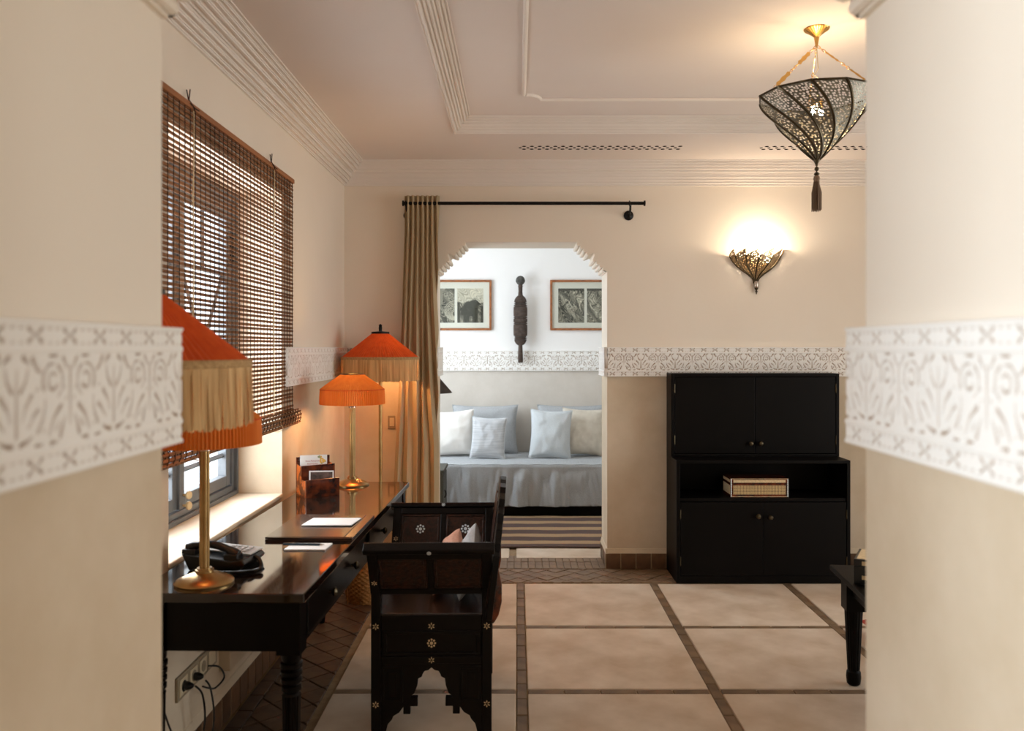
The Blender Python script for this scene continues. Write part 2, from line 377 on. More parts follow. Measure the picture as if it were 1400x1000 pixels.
# alcove
mb = MB().box(-1.6, 1.6, YB, YB+.2, 0, HT)
struct('wall_alcove_back', mb, M['wall_alcove'], 'white plaster back wall of the alcove above the daybed', 'wall')
mb = MB(); mb.box(-1.5, -1.3, 5.87, 6.3, 0, HT); mb.box(-1.5, -1.3, 7.6, YB, 0, HT); mb.box(-1.5, -1.3, 6.3, 7.6, 0, .8); mb.box(-1.5, -1.3, 6.3, 7.6, 2.3, HT)
struct('wall_alcove_left', mb, M['wall_alcove'], 'white side wall of the alcove with its window, left of the daybed', 'wall')
mb = MB().box(1.3, 1.5, 5.87, YB, 0, HT)
struct('wall_alcove_right', mb, M['wall_alcove'], 'white side wall of the alcove right of the daybed', 'wall')
# hall behind the camera
mb = MB(); mb.box(-2.4, -2.2, -2.8, -1.2, 0, HT); mb.box(-2.4, -2.2, .5, .78, 0, HT); mb.box(-2.4, -2.2, -1.2, .5, 0, .8); mb.box(-2.4, -2.2, -1.2, .5, 2.4, HT)
struct('wall_hall_left', mb, M['wall'], 'cream wall with a window beside the camera, out of view', 'wall')
struct('wall_hall_right', MB().box(4.6, 4.8, -2.8, .78, 0, HT), M['wall'], 'cream wall on the right behind the camera', 'wall')
struct('wall_hall_back', MB().box(-2.4, 4.8, -3, -2.8, 0, HT), M['wall'], 'cream wall closing the hall behind the camera', 'wall')
struct('ceiling_hall', MB().box(-2.4, 4.8, -3, .78, 2.7, 2.8), M['ceiling'], 'plain ceiling of the hall behind the camera', 'ceiling')
struct('ceiling_alcove', MB().box(-1.5, 1.5, 5.87, YB+.2, 2.6, 2.7), M['wall_alcove'], 'plain white ceiling of the alcove', 'ceiling')
# main ceiling: margin at ZC, tray raised to ZT
TX0, TX1, TY0, TY1, ZT = -.345, 2.725, 2.21, 4.68, 2.719
mb = MB()
mb.box(XL, TX0, YN, YF, ZC, ZT+.06); mb.box(TX1, XR, YN, YF, ZC, ZT+.06)
mb.box(TX0, TX1, YN, TY0, ZC, ZT+.06); mb.box(TX0, TX1, TY1, YF, ZC, ZT+.06)
mb.box(TX0, TX1, TY0, TY1, ZT, ZT+.06)
ceil = struct('ceiling', mb, M['ceiling'], 'pinkish off-white plaster ceiling with a raised tray panel', 'ceiling')
def ring(prof, x0, x1, y0, y1):
    mb = MB(); vs = []; fs = []
    for (p, z) in prof: vs += [(x0+p, y0+p, z), (x1-p, y0+p, z), (x1-p, y1-p, z), (x0+p, y1-p, z)]
    n = len(prof)
    for i in range(n-1):
        for k in range(4): fs.append((i*4+k, i*4+(k+1) % 4, (i+1)*4+(k+1) % 4, (i+1)*4+k))
    return mb.add(vs, fs)
cp = [(0, 2.507), (.010, 2.507)]
for i, (dp, dz) in enumerate(((.016, .015), (.016, .015), (.016, .016), (.008, .022), (.020, .006), (.020, .018), (.016, .016), (.013, .015), (.013, .014))):
    p0_, z0_ = cp[-1]
    cp += [(p0_, z0_+dz*.35), (p0_-.0035, z0_+dz*.40), (p0_-.0035, z0_+dz*.60), (p0_, z0_+dz*.65), (p0_, z0_+dz), (p0_+dp*.3, z0_+dz+.006), (p0_+dp*.5, z0_+dz), (p0_+dp, z0_+dz)]
cp += [(.148, 2.658)]
struct('trim_2', ring(cp, XL, XR, YN, YF), M['cornice'], 'stepped off-white plaster cornice running round the room', 'cornice')
tp = [(-.012, 2.652), (-.012, 2.640)]
for i, (dp, dz) in enumerate(((.016, .0), (.013, .012), (.014, .012), (.010, .018), (.018, .010), (.014, .012), (.013, .010))):
    p0_, z0_ = tp[-1]
    tp += ([(p0_, z0_+dz*.35), (p0_-.003, z0_+dz*.40), (p0_-.003, z0_+dz*.60), (p0_, z0_+dz*.65)] if dz > .009 else [])+[(p0_, z0_+dz), (p0_+dp*.3, z0_+dz+.005), (p0_+dp*.5, z0_+dz), (p0_+dp, z0_+dz)]
tp += [(tp[-1][0], 2.724)]
struct('trim_3', ring(tp, TX0, TX1, TY0, TY1), M['cornice'], 'stepped plaster moulding edging the raised ceiling tray', 'moulding')
# bead with notched corners
bx0, bx1, by0, by1, cr = .03, 2.35, 2.60, 4.29, .085
pts = []
for (cx, cy, a0) in ((bx1, by1, 270), (bx0, by1, 0), (bx0, by0, 90), (bx1, by0, 180)):
    for k in range(9):
        a = R(a0-90*k/8) if True else 0
        pts.append((cx+cr*math.cos(a), cy+cr*math.sin(a)))
# order so that each corner arc bites into the rectangle
def bite(cx, cy, a0, a1): return [(cx+cr*math.cos(R(a0+(a1-a0)*k/8)), cy+cr*math.sin(R(a0+(a1-a0)*k/8)), ZT-.004) for k in range(9)]
loop = bite(bx0, by0, 90, 0)+bite(bx1, by0, 180, 90)+bite(bx1, by1, 270, 180)+bite(bx0, by1, 360, 270)
mb = MB().tube(loop, .010, 8, True)
struct('trim_4', mb, M['cornice'], 'thin plaster bead with notched corners on the ceiling tray', 'moulding', smooth=True)
# ceiling vents: leaf shaped slots
def vent(name, x0, x1, y, label):
    mb = MB(); n = round((x1-x0)/.0466)
    def leaf(cx, cy, l, w):
        mb.prism([(cx-l/2, cy), (cx-l/5, cy-w/2), (cx+l/5, cy-w/2), (cx+l/2, cy), (cx+l/5, cy+w/2), (cx-l/5, cy+w/2)], ZC-.0015, ZC+.004, 'z')
    for i in range(n):
        cx = x0+(i+.3)*.0466
        leaf(cx, y, .020, .020); leaf(cx+.023, y-.036, .026, .022); leaf(cx+.023, y+.036, .026, .022)
    o = struct(name, mb, M['slot'], label, 'vent')
vent('trim_5', 0, .985, 5.055, 'longer left row of leaf-shaped vent slots in the ceiling')
vent('trim_6', 1.45, 2.43, 5.06, 'right row of leaf-shaped vent slots in the ceiling behind the pendant')

# ---------------------------------------------------------------- carved friezes (real relief)
def stroke_field(P, H, res, ws=1.0):
    W_, H_ = int(round(P/res)), int(round(H/res))
    u = (np.arange(W_)+.5)/W_*2.0          # 0..2 : two mirrored half periods
    uu = np.where(u > 1, 2-u, u)[None, :].repeat(H_+1, 0)
    ub = u[None, :].repeat(H_+1, 0)
    v = (np.arange(H_+1)/H_)[:, None].repeat(W_, 1)
    hp = P/2
    X = uu*hp; Y = v*H
    dep = np.zeros_like(X)
    def seg(a, b, w0, w1, X=X, Y=Y):
        ax, ay = a; bx, by = b; dx, dy = bx-ax, by-ay; L2 = dx*dx+dy*dy+1e-12
        t = np.clip(((X-ax)*dx+(Y-ay)*dy)/L2, 0, 1)
        d = np.hypot(X-ax-t*dx, Y-ay-t*dy); w = (w0+(w1-w0)*t)*ws
        k = np.clip((w-d)/.0022+.5, 0, 1); np.maximum(dep, k, out=dep)
    f0, f1 = .215, .785
    def p(a, b): return (a*hp, (f0+(f1-f0)*b)*H)
    def poly(pts, w0, w1):
        n = len(pts)-1
        for i in range(n): seg(p(*pts[i]), p(*pts[i+1]), w0+(w1-w0)*i/n, w0+(w1-w0)*(i+1)/n)
    def arc(cx, cy, r, a0, a1, w0, w1, n=12):
        c = p(cx, cy)
        q = [(c[0]+r*math.cos(R(a0+(a1-a0)*k/n)), c[1]+r*math.sin(R(a0+(a1-a0)*k/n))) for k in range(n+1)]
        for k in range(n): seg(q[k], q[k+1], w0+(w1-w0)*k/n, w0+(w1-w0)*(k+1)/n)
    poly([(0, .14), (0, .84)], .0026, .0008)
    poly([(1, .2), (1, .86)], .0008, .0024)
    arc(.66, .70, .0215, -60, 60, .0008, .0022); arc(.66, .70, .0215, 85, 205, .0010, .0028); arc(.66, .70, .0100, 40, 330, .0012, .0020)
    poly([(.07, .05), (.18, .07), (.27, .12)], .0034, .0010); poly([(.38, .16), (.46, .28), (.50, .40), (.50, .50)], .0024, .0008)
    poly([(.10, .30), (.16, .45), (.26, .56)], .0008, .0028)
    poly([(.20, .22), (.30, .34), (.38, .40)], .0008, .0026)
    poly([(.07, .60), (.16, .72), (.20, .86)], .0028, .0008)
    poly([(.58, .10), (.68, .30), (.82, .42)], .0012, .0030)
    poly([(.80, .08), (.90, .30)], .0034, .0008)
    poly([(.72, .16), (.78, .24)], .0020, .0010)
    poly([(.28, .96), (.36, .84), (.44, .80)], .0034, .0010)
    poly([(.12, .97), (.22, .90)], .0034, .0012)
    poly([(.86, .96), (.94, .84)], .0030, .0010)
    poly([(.60, .985), (.74, .985)], .0014, .0018); poly([(.34, .02), (.46, .015)], .0020, .0010); poly([(.62, .015), (.74, .02)], .0030, .0010)
    for q in ((.36, .62), (.88, .62), (.48, .16), (.92, .5)): seg(p(*q), p(*q), .0022, .0022)
    # border bands: crossed cuts three to a period, with dashes between
    Xb = ub*hp; pb = P/3
    for k in range(-1, 5):
        cx = (k+.5)*pb
        for cy in (.095*H, .905*H):
            for sx, sy in ((1, 1), (1, -1), (-1, 1), (-1, -1)):
                seg((cx+sx*.0030, cy+sy*.0012), (cx+sx*.0135, cy+sy*.0078), .0008, .0030, Xb)
            seg((cx-.002, cy), (cx+.002, cy), .0012, .0012, Xb)
            for dx in (.030, .046):
                for sy in (1, -1): seg((cx+dx-.0028, cy+sy*.0085), (cx+dx+.0028, cy+sy*.0085), .0008, .0008, Xb)
    # plain ridges stand proud, the fields are softly domed
    base = np.zeros_like(v)
    for c, w in ((.185, .02), (.815, .02), (.012, .02), (.988, .02)):
        base += .0028*np.clip(1-np.abs(v-c)/w, 0, 1)**.5
    return dep, base
_sf = {}
def frieze(name, p0, du, nrm, length, z0, z1, label, res=.004, depth=.006, thick=.022, phase=0.0, ws=1.0):
    H = z1-z0; key = (round(H, 3), res, ws)
    if key not in _sf: _sf[key] = stroke_field(.225, H, res, ws)
    dep, base = _sf[key]
    rows, W_ = dep.shape; n = max(2, int(round(length/res)))
    idx = (np.arange(n+1)+int(phase/res)) % W_
    D = dep[:, idx]; Hh = thick+base[:, idx]-D*depth
    # skirt back to the wall on every side
    D = np.pad(D*0+D, 1, mode='edge'); Hh = np.pad(Hh, 1, mode='edge')
    Hh[0, :] = Hh[-1, :] = -.002; Hh[:, 0] = Hh[:, -1] = -.002
    uu = np.concatenate([[0], np.arange(n+1)/n*length, [length]])
    vv = np.concatenate([[0], np.arange(rows)/(rows-1)*H, [H]])
    p0 = np.array(p0, float); du = np.array(du, float); nn = np.array(nrm, float)
    co = p0+uu[None, :, None]*du+Hh[..., None]*nn
    co[..., 2] = z0+vv[:, None]
    r, c = Hh.shape
    me = bpy.data.meshes.new(name)
    me.vertices.add(r*c); me.vertices.foreach_set('co', co.reshape(-1))
    ii = (np.arange(r-1)[:, None]*c+np.arange(c-1)[None, :]).reshape(-1)
    q = np.stack([ii, ii+1, ii+c+1, ii+c], 1)
    if np.dot(np.cross(du, (0, 0, 1)), nn) < 0: q = q[:, ::-1]
    me.loops.add(q.size); me.loops.foreach_set('vertex_index', q.reshape(-1).astype(np.int32))
    me.polygons.add(len(q)); me.polygons.foreach_set('loop_start', (np.arange(len(q))*4).astype(np.int32)); me.polygons.foreach_set('loop_total', np.full(len(q), 4, np.int32))
    me.update(calc_edges=True)
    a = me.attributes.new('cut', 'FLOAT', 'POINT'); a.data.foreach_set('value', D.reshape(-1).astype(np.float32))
    me.materials.append(M['frieze'])
    o = bpy.data.objects.new(name, me); C.objects.link(o)
    return tag(o, label, 'frieze', kind='structure')
ZF0, ZF1 = 1.258, 1.450
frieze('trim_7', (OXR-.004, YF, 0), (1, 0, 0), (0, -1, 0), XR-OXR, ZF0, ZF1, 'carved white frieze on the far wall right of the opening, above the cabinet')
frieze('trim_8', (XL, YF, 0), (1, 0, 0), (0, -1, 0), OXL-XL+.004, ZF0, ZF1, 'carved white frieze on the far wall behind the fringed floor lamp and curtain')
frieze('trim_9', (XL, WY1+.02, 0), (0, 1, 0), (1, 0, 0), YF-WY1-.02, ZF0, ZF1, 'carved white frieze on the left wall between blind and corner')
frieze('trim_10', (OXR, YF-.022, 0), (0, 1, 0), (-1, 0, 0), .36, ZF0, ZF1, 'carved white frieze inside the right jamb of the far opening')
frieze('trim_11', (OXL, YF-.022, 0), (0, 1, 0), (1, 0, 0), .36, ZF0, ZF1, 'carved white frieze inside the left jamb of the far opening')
frieze('trim_12', (-1.3, YB, 0), (1, 0, 0), (0, -1, 0), 2.6, 1.225, 1.417, 'carved white frieze across the back wall of the alcove', res=.005)
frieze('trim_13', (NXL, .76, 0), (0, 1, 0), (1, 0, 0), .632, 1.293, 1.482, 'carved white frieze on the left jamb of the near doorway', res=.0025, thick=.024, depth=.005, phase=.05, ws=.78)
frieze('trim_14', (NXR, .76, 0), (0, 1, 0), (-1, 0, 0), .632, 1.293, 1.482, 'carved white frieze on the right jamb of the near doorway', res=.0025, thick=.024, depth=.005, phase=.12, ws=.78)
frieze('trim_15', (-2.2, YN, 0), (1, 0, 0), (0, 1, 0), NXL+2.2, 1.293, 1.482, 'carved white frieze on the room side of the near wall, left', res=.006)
frieze('trim_18', (XR, 4.2, 0), (0, 1, 0), (-1, 0, 0), YF-4.2, ZF0, ZF1, 'carved white frieze on the hidden right wall beyond the added opening', res=.006)
frieze('trim_19', (XR, YN, 0), (0, 1, 0), (-1, 0, 0), 2.2-YN, ZF0, ZF1, 'carved white frieze on the hidden right wall before the added opening', res=.006)
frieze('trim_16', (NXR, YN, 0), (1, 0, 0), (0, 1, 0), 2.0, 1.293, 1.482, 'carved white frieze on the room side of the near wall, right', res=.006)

# ---------------------------------------------------------------- floor: bed, slabs, joint tiles, border tiles
mb = MB().box(-2.4, 4.8, -3, YB+.2, -.12, -.009)
floor = struct('floor', mb, M['mortar'], 'floor of pale concrete slabs with dark tile joints and border', 'floor')
mb = MB().box(-2.2, 4.6, -2.8, YN, -.05, 0)
struct('floor_hall', mb, M['slab'], 'plain concrete floor of the hall behind the camera', 'floor')
GX0, GY1, PT, JW = -.80, 5.18, .8165, .05
NX, NY = 5, 5
xs = [GX0+i*PT for i in range(NX+1)]; ys = [GY1-i*PT for i in range(NY+1)]
w = PT-JW
sl = MB().box(-w/2, w/2, -w/2, w/2, -.03, 0).build('slab', M['slab'], floor, bevel=.004)
first = True
for i in range(NX):
    for j in range(NY-1):
        o = sl if first else dupe(sl, floor); first = False
        o.location = ((xs[i]+xs[i+1])/2+(0 if i else .0), (ys[j]+ys[j+1])/2, random.uniform(-.0015, .0015)); o.name = 'slab'
# joint strips: slim bricks laid end to end
bl = .155
jb = MB().box(-JW/2+.004, JW/2-.004, -bl/2+.003, bl/2-.003, -.03, -.003).build('joint_tile', M['joint'], floor, bevel=.003, seg=1)
first = True
def putj(x, y, rz):
    global first
    o = jb if first else dupe(jb, floor); first = False
    o.location = (x, y, random.uniform(-.0015, .001)); o.rotation_euler = (0, 0, rz+R(random.uniform(-.8, .8))); o.name = 'joint_tile'
for x in xs[1:]:
    n = int((GY1-YN-.4)/bl)
    for k in range(n+1): putj(x, GY1-(k+.5)*bl, 0)
for y in ys[1:4]:
    for i in range(NX):
        n = 5; step = w/n
        for k in range(n): putj(xs[i]+JW/2+(k+.5)*step, y, PI/2)
# border: square tiles set diagonally, clipped to the border bands
def clip(poly, ax, val, keep):
    out = []
    for i in range(len(poly)):
        a, b = poly[i], poly[(i+1) % len(poly)]
        da, db = (a[ax]-val)*keep, (b[ax]-val)*keep
        if da >= 0: out.append(a)
        if da*db < 0:
            t = da/(da-db); out.append((a[0]+(b[0]-a[0])*t, a[1]+(b[1]-a[1])*t))
    return out
def parea(p): return abs(sum(p[i][0]*p[(i+1) % len(p)][1]-p[(i+1) % len(p)][0]*p[i][1] for i in range(len(p))))/2
def border(x0, x1, y0, y1, s, mats, g=.0035, nm='border_tile'):
    h = s/math.sqrt(2)
    for i in range(int(math.floor(x0/h))-1, int(math.ceil(x1/h))+2):
        for j in range(int(math.floor(y0/h))-1, int(math.ceil(y1/h))+2):
            if (i+j) % 2: continue
            cx, cy = i*h, j*h; k = h-g
            p = [(cx+k, cy), (cx, cy+k), (cx-k, cy), (cx, cy-k)]
            for ax, val, kp in ((0, x0, 1), (0, x1, -1), (1, y0, 1), (1, y1, -1)):
                if p: p = clip(p, ax, val, kp)
            if len(p) < 3 or parea(p) < 2e-4: continue
            mx, my = sum(q[0] for q in p)/len(p), sum(q[1] for q in p)/len(p)
            dz = random.uniform(-.002, .002)
            o = MB().prism([(q[0]-mx, q[1]-my) for q in p], -.03, 0, 'z').build(nm, random.choice(mats), floor, bevel=.002, seg=1)
            o.location = (mx, my, dz-.001)
border(XL+.085, GX0-.012, 2.1, YF-.01, .118, [M['bejmat']])
border(GX0-.01, 2.35, GY1+.01, YF-.02, .086, [M['bejmat_light']], .004)
# straight course along the left wall
st = MB().box(-.03, .03, -.072, .072, -.03, 0).build('border_tile', M['bejmat'], floor, bevel=.002, seg=1)
for k in range(24):
    o = st if k == 0 else dupe(st, floor); o.location = (XL+.05, 2.1+k*.148, random.uniform(-.003, 0)); o.name = 'border_tile'
# threshold of slim bricks
tb = MB().box(-.022, .022, -.083, .083, -.03, 0).build('threshold_brick', M['bejmat_light'], floor, bevel=.002, seg=1)
k = 0
for i in range(24):
    for j in range(2):
        o = tb if k == 0 else dupe(tb, floor); k += 1
        o.location = (OXL+.026+i*.0469, 5.60+j*.172+random.uniform(-.003, .003), random.uniform(-.003, 0)); o.name = 'threshold_brick'
for i, (a, b) in enumerate(((-1.3, -.06), (-.01, 1.3))):
    MB().box(a, b, 5.79, YB, -.03, 0).build('slab', M['slab'], floor, bevel=.004)

# baseboards of dark square tiles
def baseboard(name, p0, d, nrm, L, label, h=.097):
    ang = math.atan2(d[1], d[0])
    base = MB().box(0, L, -.001, .0095, 0, h-.004)
    o = struct(name, base, M['grout'], label, 'baseboard')
    o.location = (p0[0], p0[1], 0); o.rotation_euler = (0, 0, ang)
    sgn = 1 if (-d[1]*nrm[0]+d[0]*nrm[1]) > 0 else -1
    o.scale = (1, sgn, 1)
    tl = MB().box(-.0465, .0465, .0, .012, -.002, h).build('tile', M['base_tile'], o, bevel=.002, seg=1)
    n = int(L/.098)
    for k in range(n):
        t = tl if k == 0 else dupe(tl, o)
        t.location = ((k+.5)*L/n, random.uniform(-.001, .001), 0); t.name = 'tile'
    MB().prism([(0, h-.004), (.012, h+.001), (.004, h+.03), (0, h+.034)], 0, L, 'x').build('plaster_fillet', M['wall'], o)
baseboard('baseboard_far', (OXR-.012, YF), (1, 0), (0, -1), 2.9, 'dark square tile baseboard along the far wall, right of the opening')
baseboard('baseboard_far_left', (XL+.015, YF), (1, 0), (0, -1), OXL-XL-.005, 'dark tile baseboard along the far wall behind the curtain')
baseboard('baseboard_left', (XL, 2.0), (0, 1), (1, 0), YF-2.0, 'dark tile baseboard along the left wall under the desk', .112)
baseboard('baseboard_jamb', (OXR, YF-.012), (0, 1), (-1, 0), .35, 'dark tile baseboard on the right jamb of the far opening')

baseboard('baseboard_right', (XR, 4.2), (0, 1), (-1, 0), YF-4.2, 'dark tile baseboard along the hidden right wall')
# ---------------------------------------------------------------- window, blind
win = thing('window_1', 'grey painted casement window with diamond muntins behind the bamboo blind', 'window', (WX, WY0, WZ0), kind='structure')
WW, WH = WY1-WY0, WZ1-WZ0
def frame4(mb, y0, y1, z0, z1, t, xa, xb):
    mb.box(xa, xb, y0, y0+t, z0, z1); mb.box(xa, xb, y1-t, y1, z0, z1); mb.box(xa, xb, y0+t, y1-t, z0, z0+t); mb.box(xa, xb, y0+t, y1-t, z1-t, z1)
mb = MB(); frame4(mb, 0, WW, 0, WH, .045, -.06, .0); frame4(mb, 0.0, WW, 0, WH, .02, -.0, .016); mb.build('window_frame', M['steel'], win, bevel=.003)
for s in range(2):
    y0 = .05+s*(WW/2-.045); y1 = y0+WW/2-.055
    mb = MB()
    mb.box(-.05, -.008, y0, y0+.055, .05, WH-.05); mb.box(-.05, -.008, y1-.055, y1, .05, WH-.05)
    mb.box(-.05, -.008, y0+.055, y1-.055,   .05, .100); mb.box(-.05, -.008, y0+.055, y1-.055, WH-.125, WH-.05)
    sash = mb.build('sash', M['steel'], win, bevel=.003)
    a, b = y0+.055, y1-.055; c = (a+b)/2; zl, zh = .100, WH-.125
    def bar(p, q, r=.011):
        MB().tube([(-.03, p[0], p[1]), (-.03, q[0], q[1])], r, 4).build('muntin', M['steel'], sash)
    zr = [zl, .195, .70, 1.05, zh]
    for z in zr[1:-1]: bar((a, z), (b, z))
    bar((c, zl), (c, .195)); bar((c, 1.05), (c, zh))
    bar((c, .195), (a, .447)); bar((c, .195), (b, .447)); bar((a, .447), (c, .70)); bar((b, .447), (c, .70))
    bar((c, .70), (a, 1.05)); bar((c, .70), (b, 1.05))
    MB().box(-.032, -.028, a-.005, b+.005, zl-.005, zh+.005).build('pane', M['glass'], sash)
    hy = y1-.002 if s else y0-.006
    for hz in (.30, 1.1):
        MB().lathe([(.009, 0), (.010, .01), (.010, .12), (.009, .13), (.005, .137), (.007, .147), (.001, .155)], 10, (-.0, hy, hz)).build('hinge', M['hinge'], win, smooth=True)
mb = MB().box(-.012, .004, WW/2-.02, WW/2+.02, .05, WH-.05); mb.build('meeting_bead', M['steel'], win, bevel=.003)
for dz in (.105, .062):
    MB().lathe([(.004, 0), (.006, .012), (.016, .018), (.018, .026), (.012, .034), (.001, .037)], 12, (0, 0, 0), Matrix.Translation((.004, WW/2+.012, dz)) @ Matrix.Rotation(PI/2, 4, 'Y')).build('knob', M['knob_cream'], win, smooth=True)

def plain_window(name, x, y0, y1, z0, z1, label, nz=3):
    w_ = thing(name, label, 'window', (x, y0, z0), kind='structure')
    mb = MB(); frame4(mb, 0, y1-y0, 0, z1-z0, .05, -.03, .03); mb.box(-.025, .025, (y1-y0)/2-.03, (y1-y0)/2+.03, .05, z1-z0-.05); mb.build('window_frame', M['steel'], w_, bevel=.003)
    for k in range(1, nz): MB().box(-.015, .015, .05, y1-y0-.05, (z1-z0)*k/nz-.012, (z1-z0)*k/nz+.012).build('muntin', M['steel'], w_)
    MB().box(-.003, .003, .04, y1-y0-.04, .04, z1-z0-.04).build('pane', M['glass'], w_)
plain_window('window_2', -1.42, 6.3, 7.6, .8, 2.3, 'alcove side window out of view on the left')
plain_window('window_3', -2.3, -1.2, .5, .8, 2.4, 'hall window behind and left of the camera')
plain_window('added_window', XR+.18, 2.2, 4.2, 0, 2.35, 'added unseen glazing in the right wall where the fill light enters', 4)

BX = XL+.010
blind = thing('bamboo_blind', 'brown bamboo slat roll-up blind hanging over the window', 'blind', (BX, 0, 0))
BY0, BY1, ZTOP = 2.45, 4.215, 2.275
# path of the hanging mat: straight, then out and round the rolled hem
path = []; z = ZTOP
while z > 1.165: path.append((0.0, z)); z -= .0182
cxr, czr, rr = .012, 1.112, .040
for k in range(5): t = k/4; path.append((.016*t*t+.002, 1.158-.0182*k))
n = 13
for k in range(n): a = R(60-25*k); path.append((cxr+rr*math.cos(a)*.8, czr-.005+rr*math.sin(a)))
sm = MB().prism([(-.0018, -.0056), (.0014, -.0049), (.0021, 0), (.0014, .0049), (-.0018, .0056), (-.0025, 0)], BY0, BY1, 'y')
proto = None
for i, (dx, z) in enumerate(path):
    o = sm.build('slat', M['bamboo'], blind) if proto is None else dupe(proto, blind)
    proto = proto or o
    o.location = (dx, random.uniform(-.004, .004), z); o.rotation_euler = (R(random.uniform(-.035, .035)), R(random.uniform(-2, 2)), 0); o.name = 'slat'
    if i > len(path)-14: o.rotation_euler[1] = R(60-25*(i-len(path)+13))
MB().box(-.012, .008, BY0-.005, BY1+.005, ZTOP-.005, ZTOP+.016).build('head_rail', M['bamboo_edge'], blind, bevel=.002)
tp_ = [(dx+.0028, 0, z) for dx, z in path]
tm = MB().tube(tp_, .0016, 4); t0 = None
nth = 38
for k in range(nth):
    o = tm.build('warp_thread', M['thread'], blind) if t0 is None else dupe(t0, blind)
    t0 = t0 or o; o.location = (0, BY0+.02+k*(BY1-BY0-.04)/(nth-1), 0); o.name = 'warp_thread'
for yc in (2.90, 3.86):
    pts = [(.010, yc+.004*math.sin(k*.9), ZTOP-.01-k*.06) for k in range(20)]+[(.03, yc, 1.12), (.052, yc, 1.075), (.03, yc, 1.06), (.0, yc, 1.064)]
    cordo = MB().tube(pts, .0022, 5).build('pull_cord', M['cord'], blind)
    mb = MB().tube([(.004, yc-.045, ZTOP+.05), (.006, yc-.03, ZTOP+.01), (.012, yc-.01, ZTOP+.005), (.012, yc+.01, ZTOP-.01)], .0022, 5)
    mb.tube([(.006, yc-.02, ZTOP+.058), (.006, yc-.03, ZTOP+.02), (.014, yc, ZTOP), (.010, yc+.05, ZTOP+.004)], .0022, 5)
    mb.build('cord_knot', M['thread'], blind)

# ---------------------------------------------------------------- desk
desk = thing('writing_desk', 'long dark polished writing desk with turned legs under the window', 'desk', (-.618, 2.433, 0), R(-1.15))
DL, DD, DZ = 2.036, .508, .735
MB().box(-DD, 0, 0, DL, DZ-.028, DZ).build('desk_top', M['desk_top'], desk, bevel=.004)
mb = MB(); ay0, ay1 = .035, DL-.035; ax0, ax1 = -DD+.03, -.03
mb.box(ax0, ax1, ay0, ay0+.022, .555, DZ-.028); mb.box(ax0, ax1, ay1-.022, ay1, .555, DZ-.028)
mb.box(ax0, ax0+.022, ay0, ay1, .555, DZ-.028); mb.box(ax1-.022, ax1, ay0, ay1, .555, DZ-.028)
mb.build('apron', M['dark_wood'], desk, bevel=.002)
lp = [(.016, 0), (.020, .01), (.022, .04), (.020, .07), (.017, .085), (.023, .10), (.023, .112)]
flute = [(.021, .12), (.0275, .42)]
top_ = [(.029, .425), (.024, .432), (.030, .440), (.030, .452), (.024, .456), (.031, .464), (.031, .474), (.025, .478), (.032, .486), (.032, .496), (.026, .500), (.033, .508), (.033, .520), (.027, .524), (.030, .535), (.030, .555)]
def turned_leg(parent, x, y, m):
    mb = MB(); mb.lathe(lp+[(.021, .115)], 20, (x, y, 0)); mb.lathe(top_, 20, (x, y, 0))
    n = 40
    mb.grid(n, 6, lambda u, v: (x+(flute[0][0]+(flute[1][0]-flute[0][0])*v-(.0028 if int(round(u*n)) % 4 == 0 else 0))*math.cos(2*PI*u), y+(flute[0][0]+(flute[1][0]-flute[0][0])*v-(.0028 if int(round(u*n)) % 4 == 0 else 0))*math.sin(2*PI*u), .112+.315*v), True)
    mb.box(x-.035, x+.035, y-.035, y+.035, .550, DZ-.029)
    mb.build('leg', m, parent, smooth=True, sharp=30)
for x in (-.052, -DD+.052):
    for y in (.052, DL-.052): turned_leg(desk, x, y, M['dark_wood'])
for (a, b) in ((.12, .98), (1.06, 1.92)):
    dr = MB().box(-.031, -.020, a, b, .575, .692).build('drawer', M['dark_wood'], desk, bevel=.004)
    for y in (a+.26, b-.26):
        MB().lathe([(.006, 0), (.006, .008), (.014, .014), (.016, .021), (.010, .028), (.001, .03)], 14, (0, 0, 0), Matrix.Translation((-.020, y, .632)) @ Matrix.Rotation(PI/2, 4, 'Y')).build('knob', M['bronze'], dr, smooth=True)

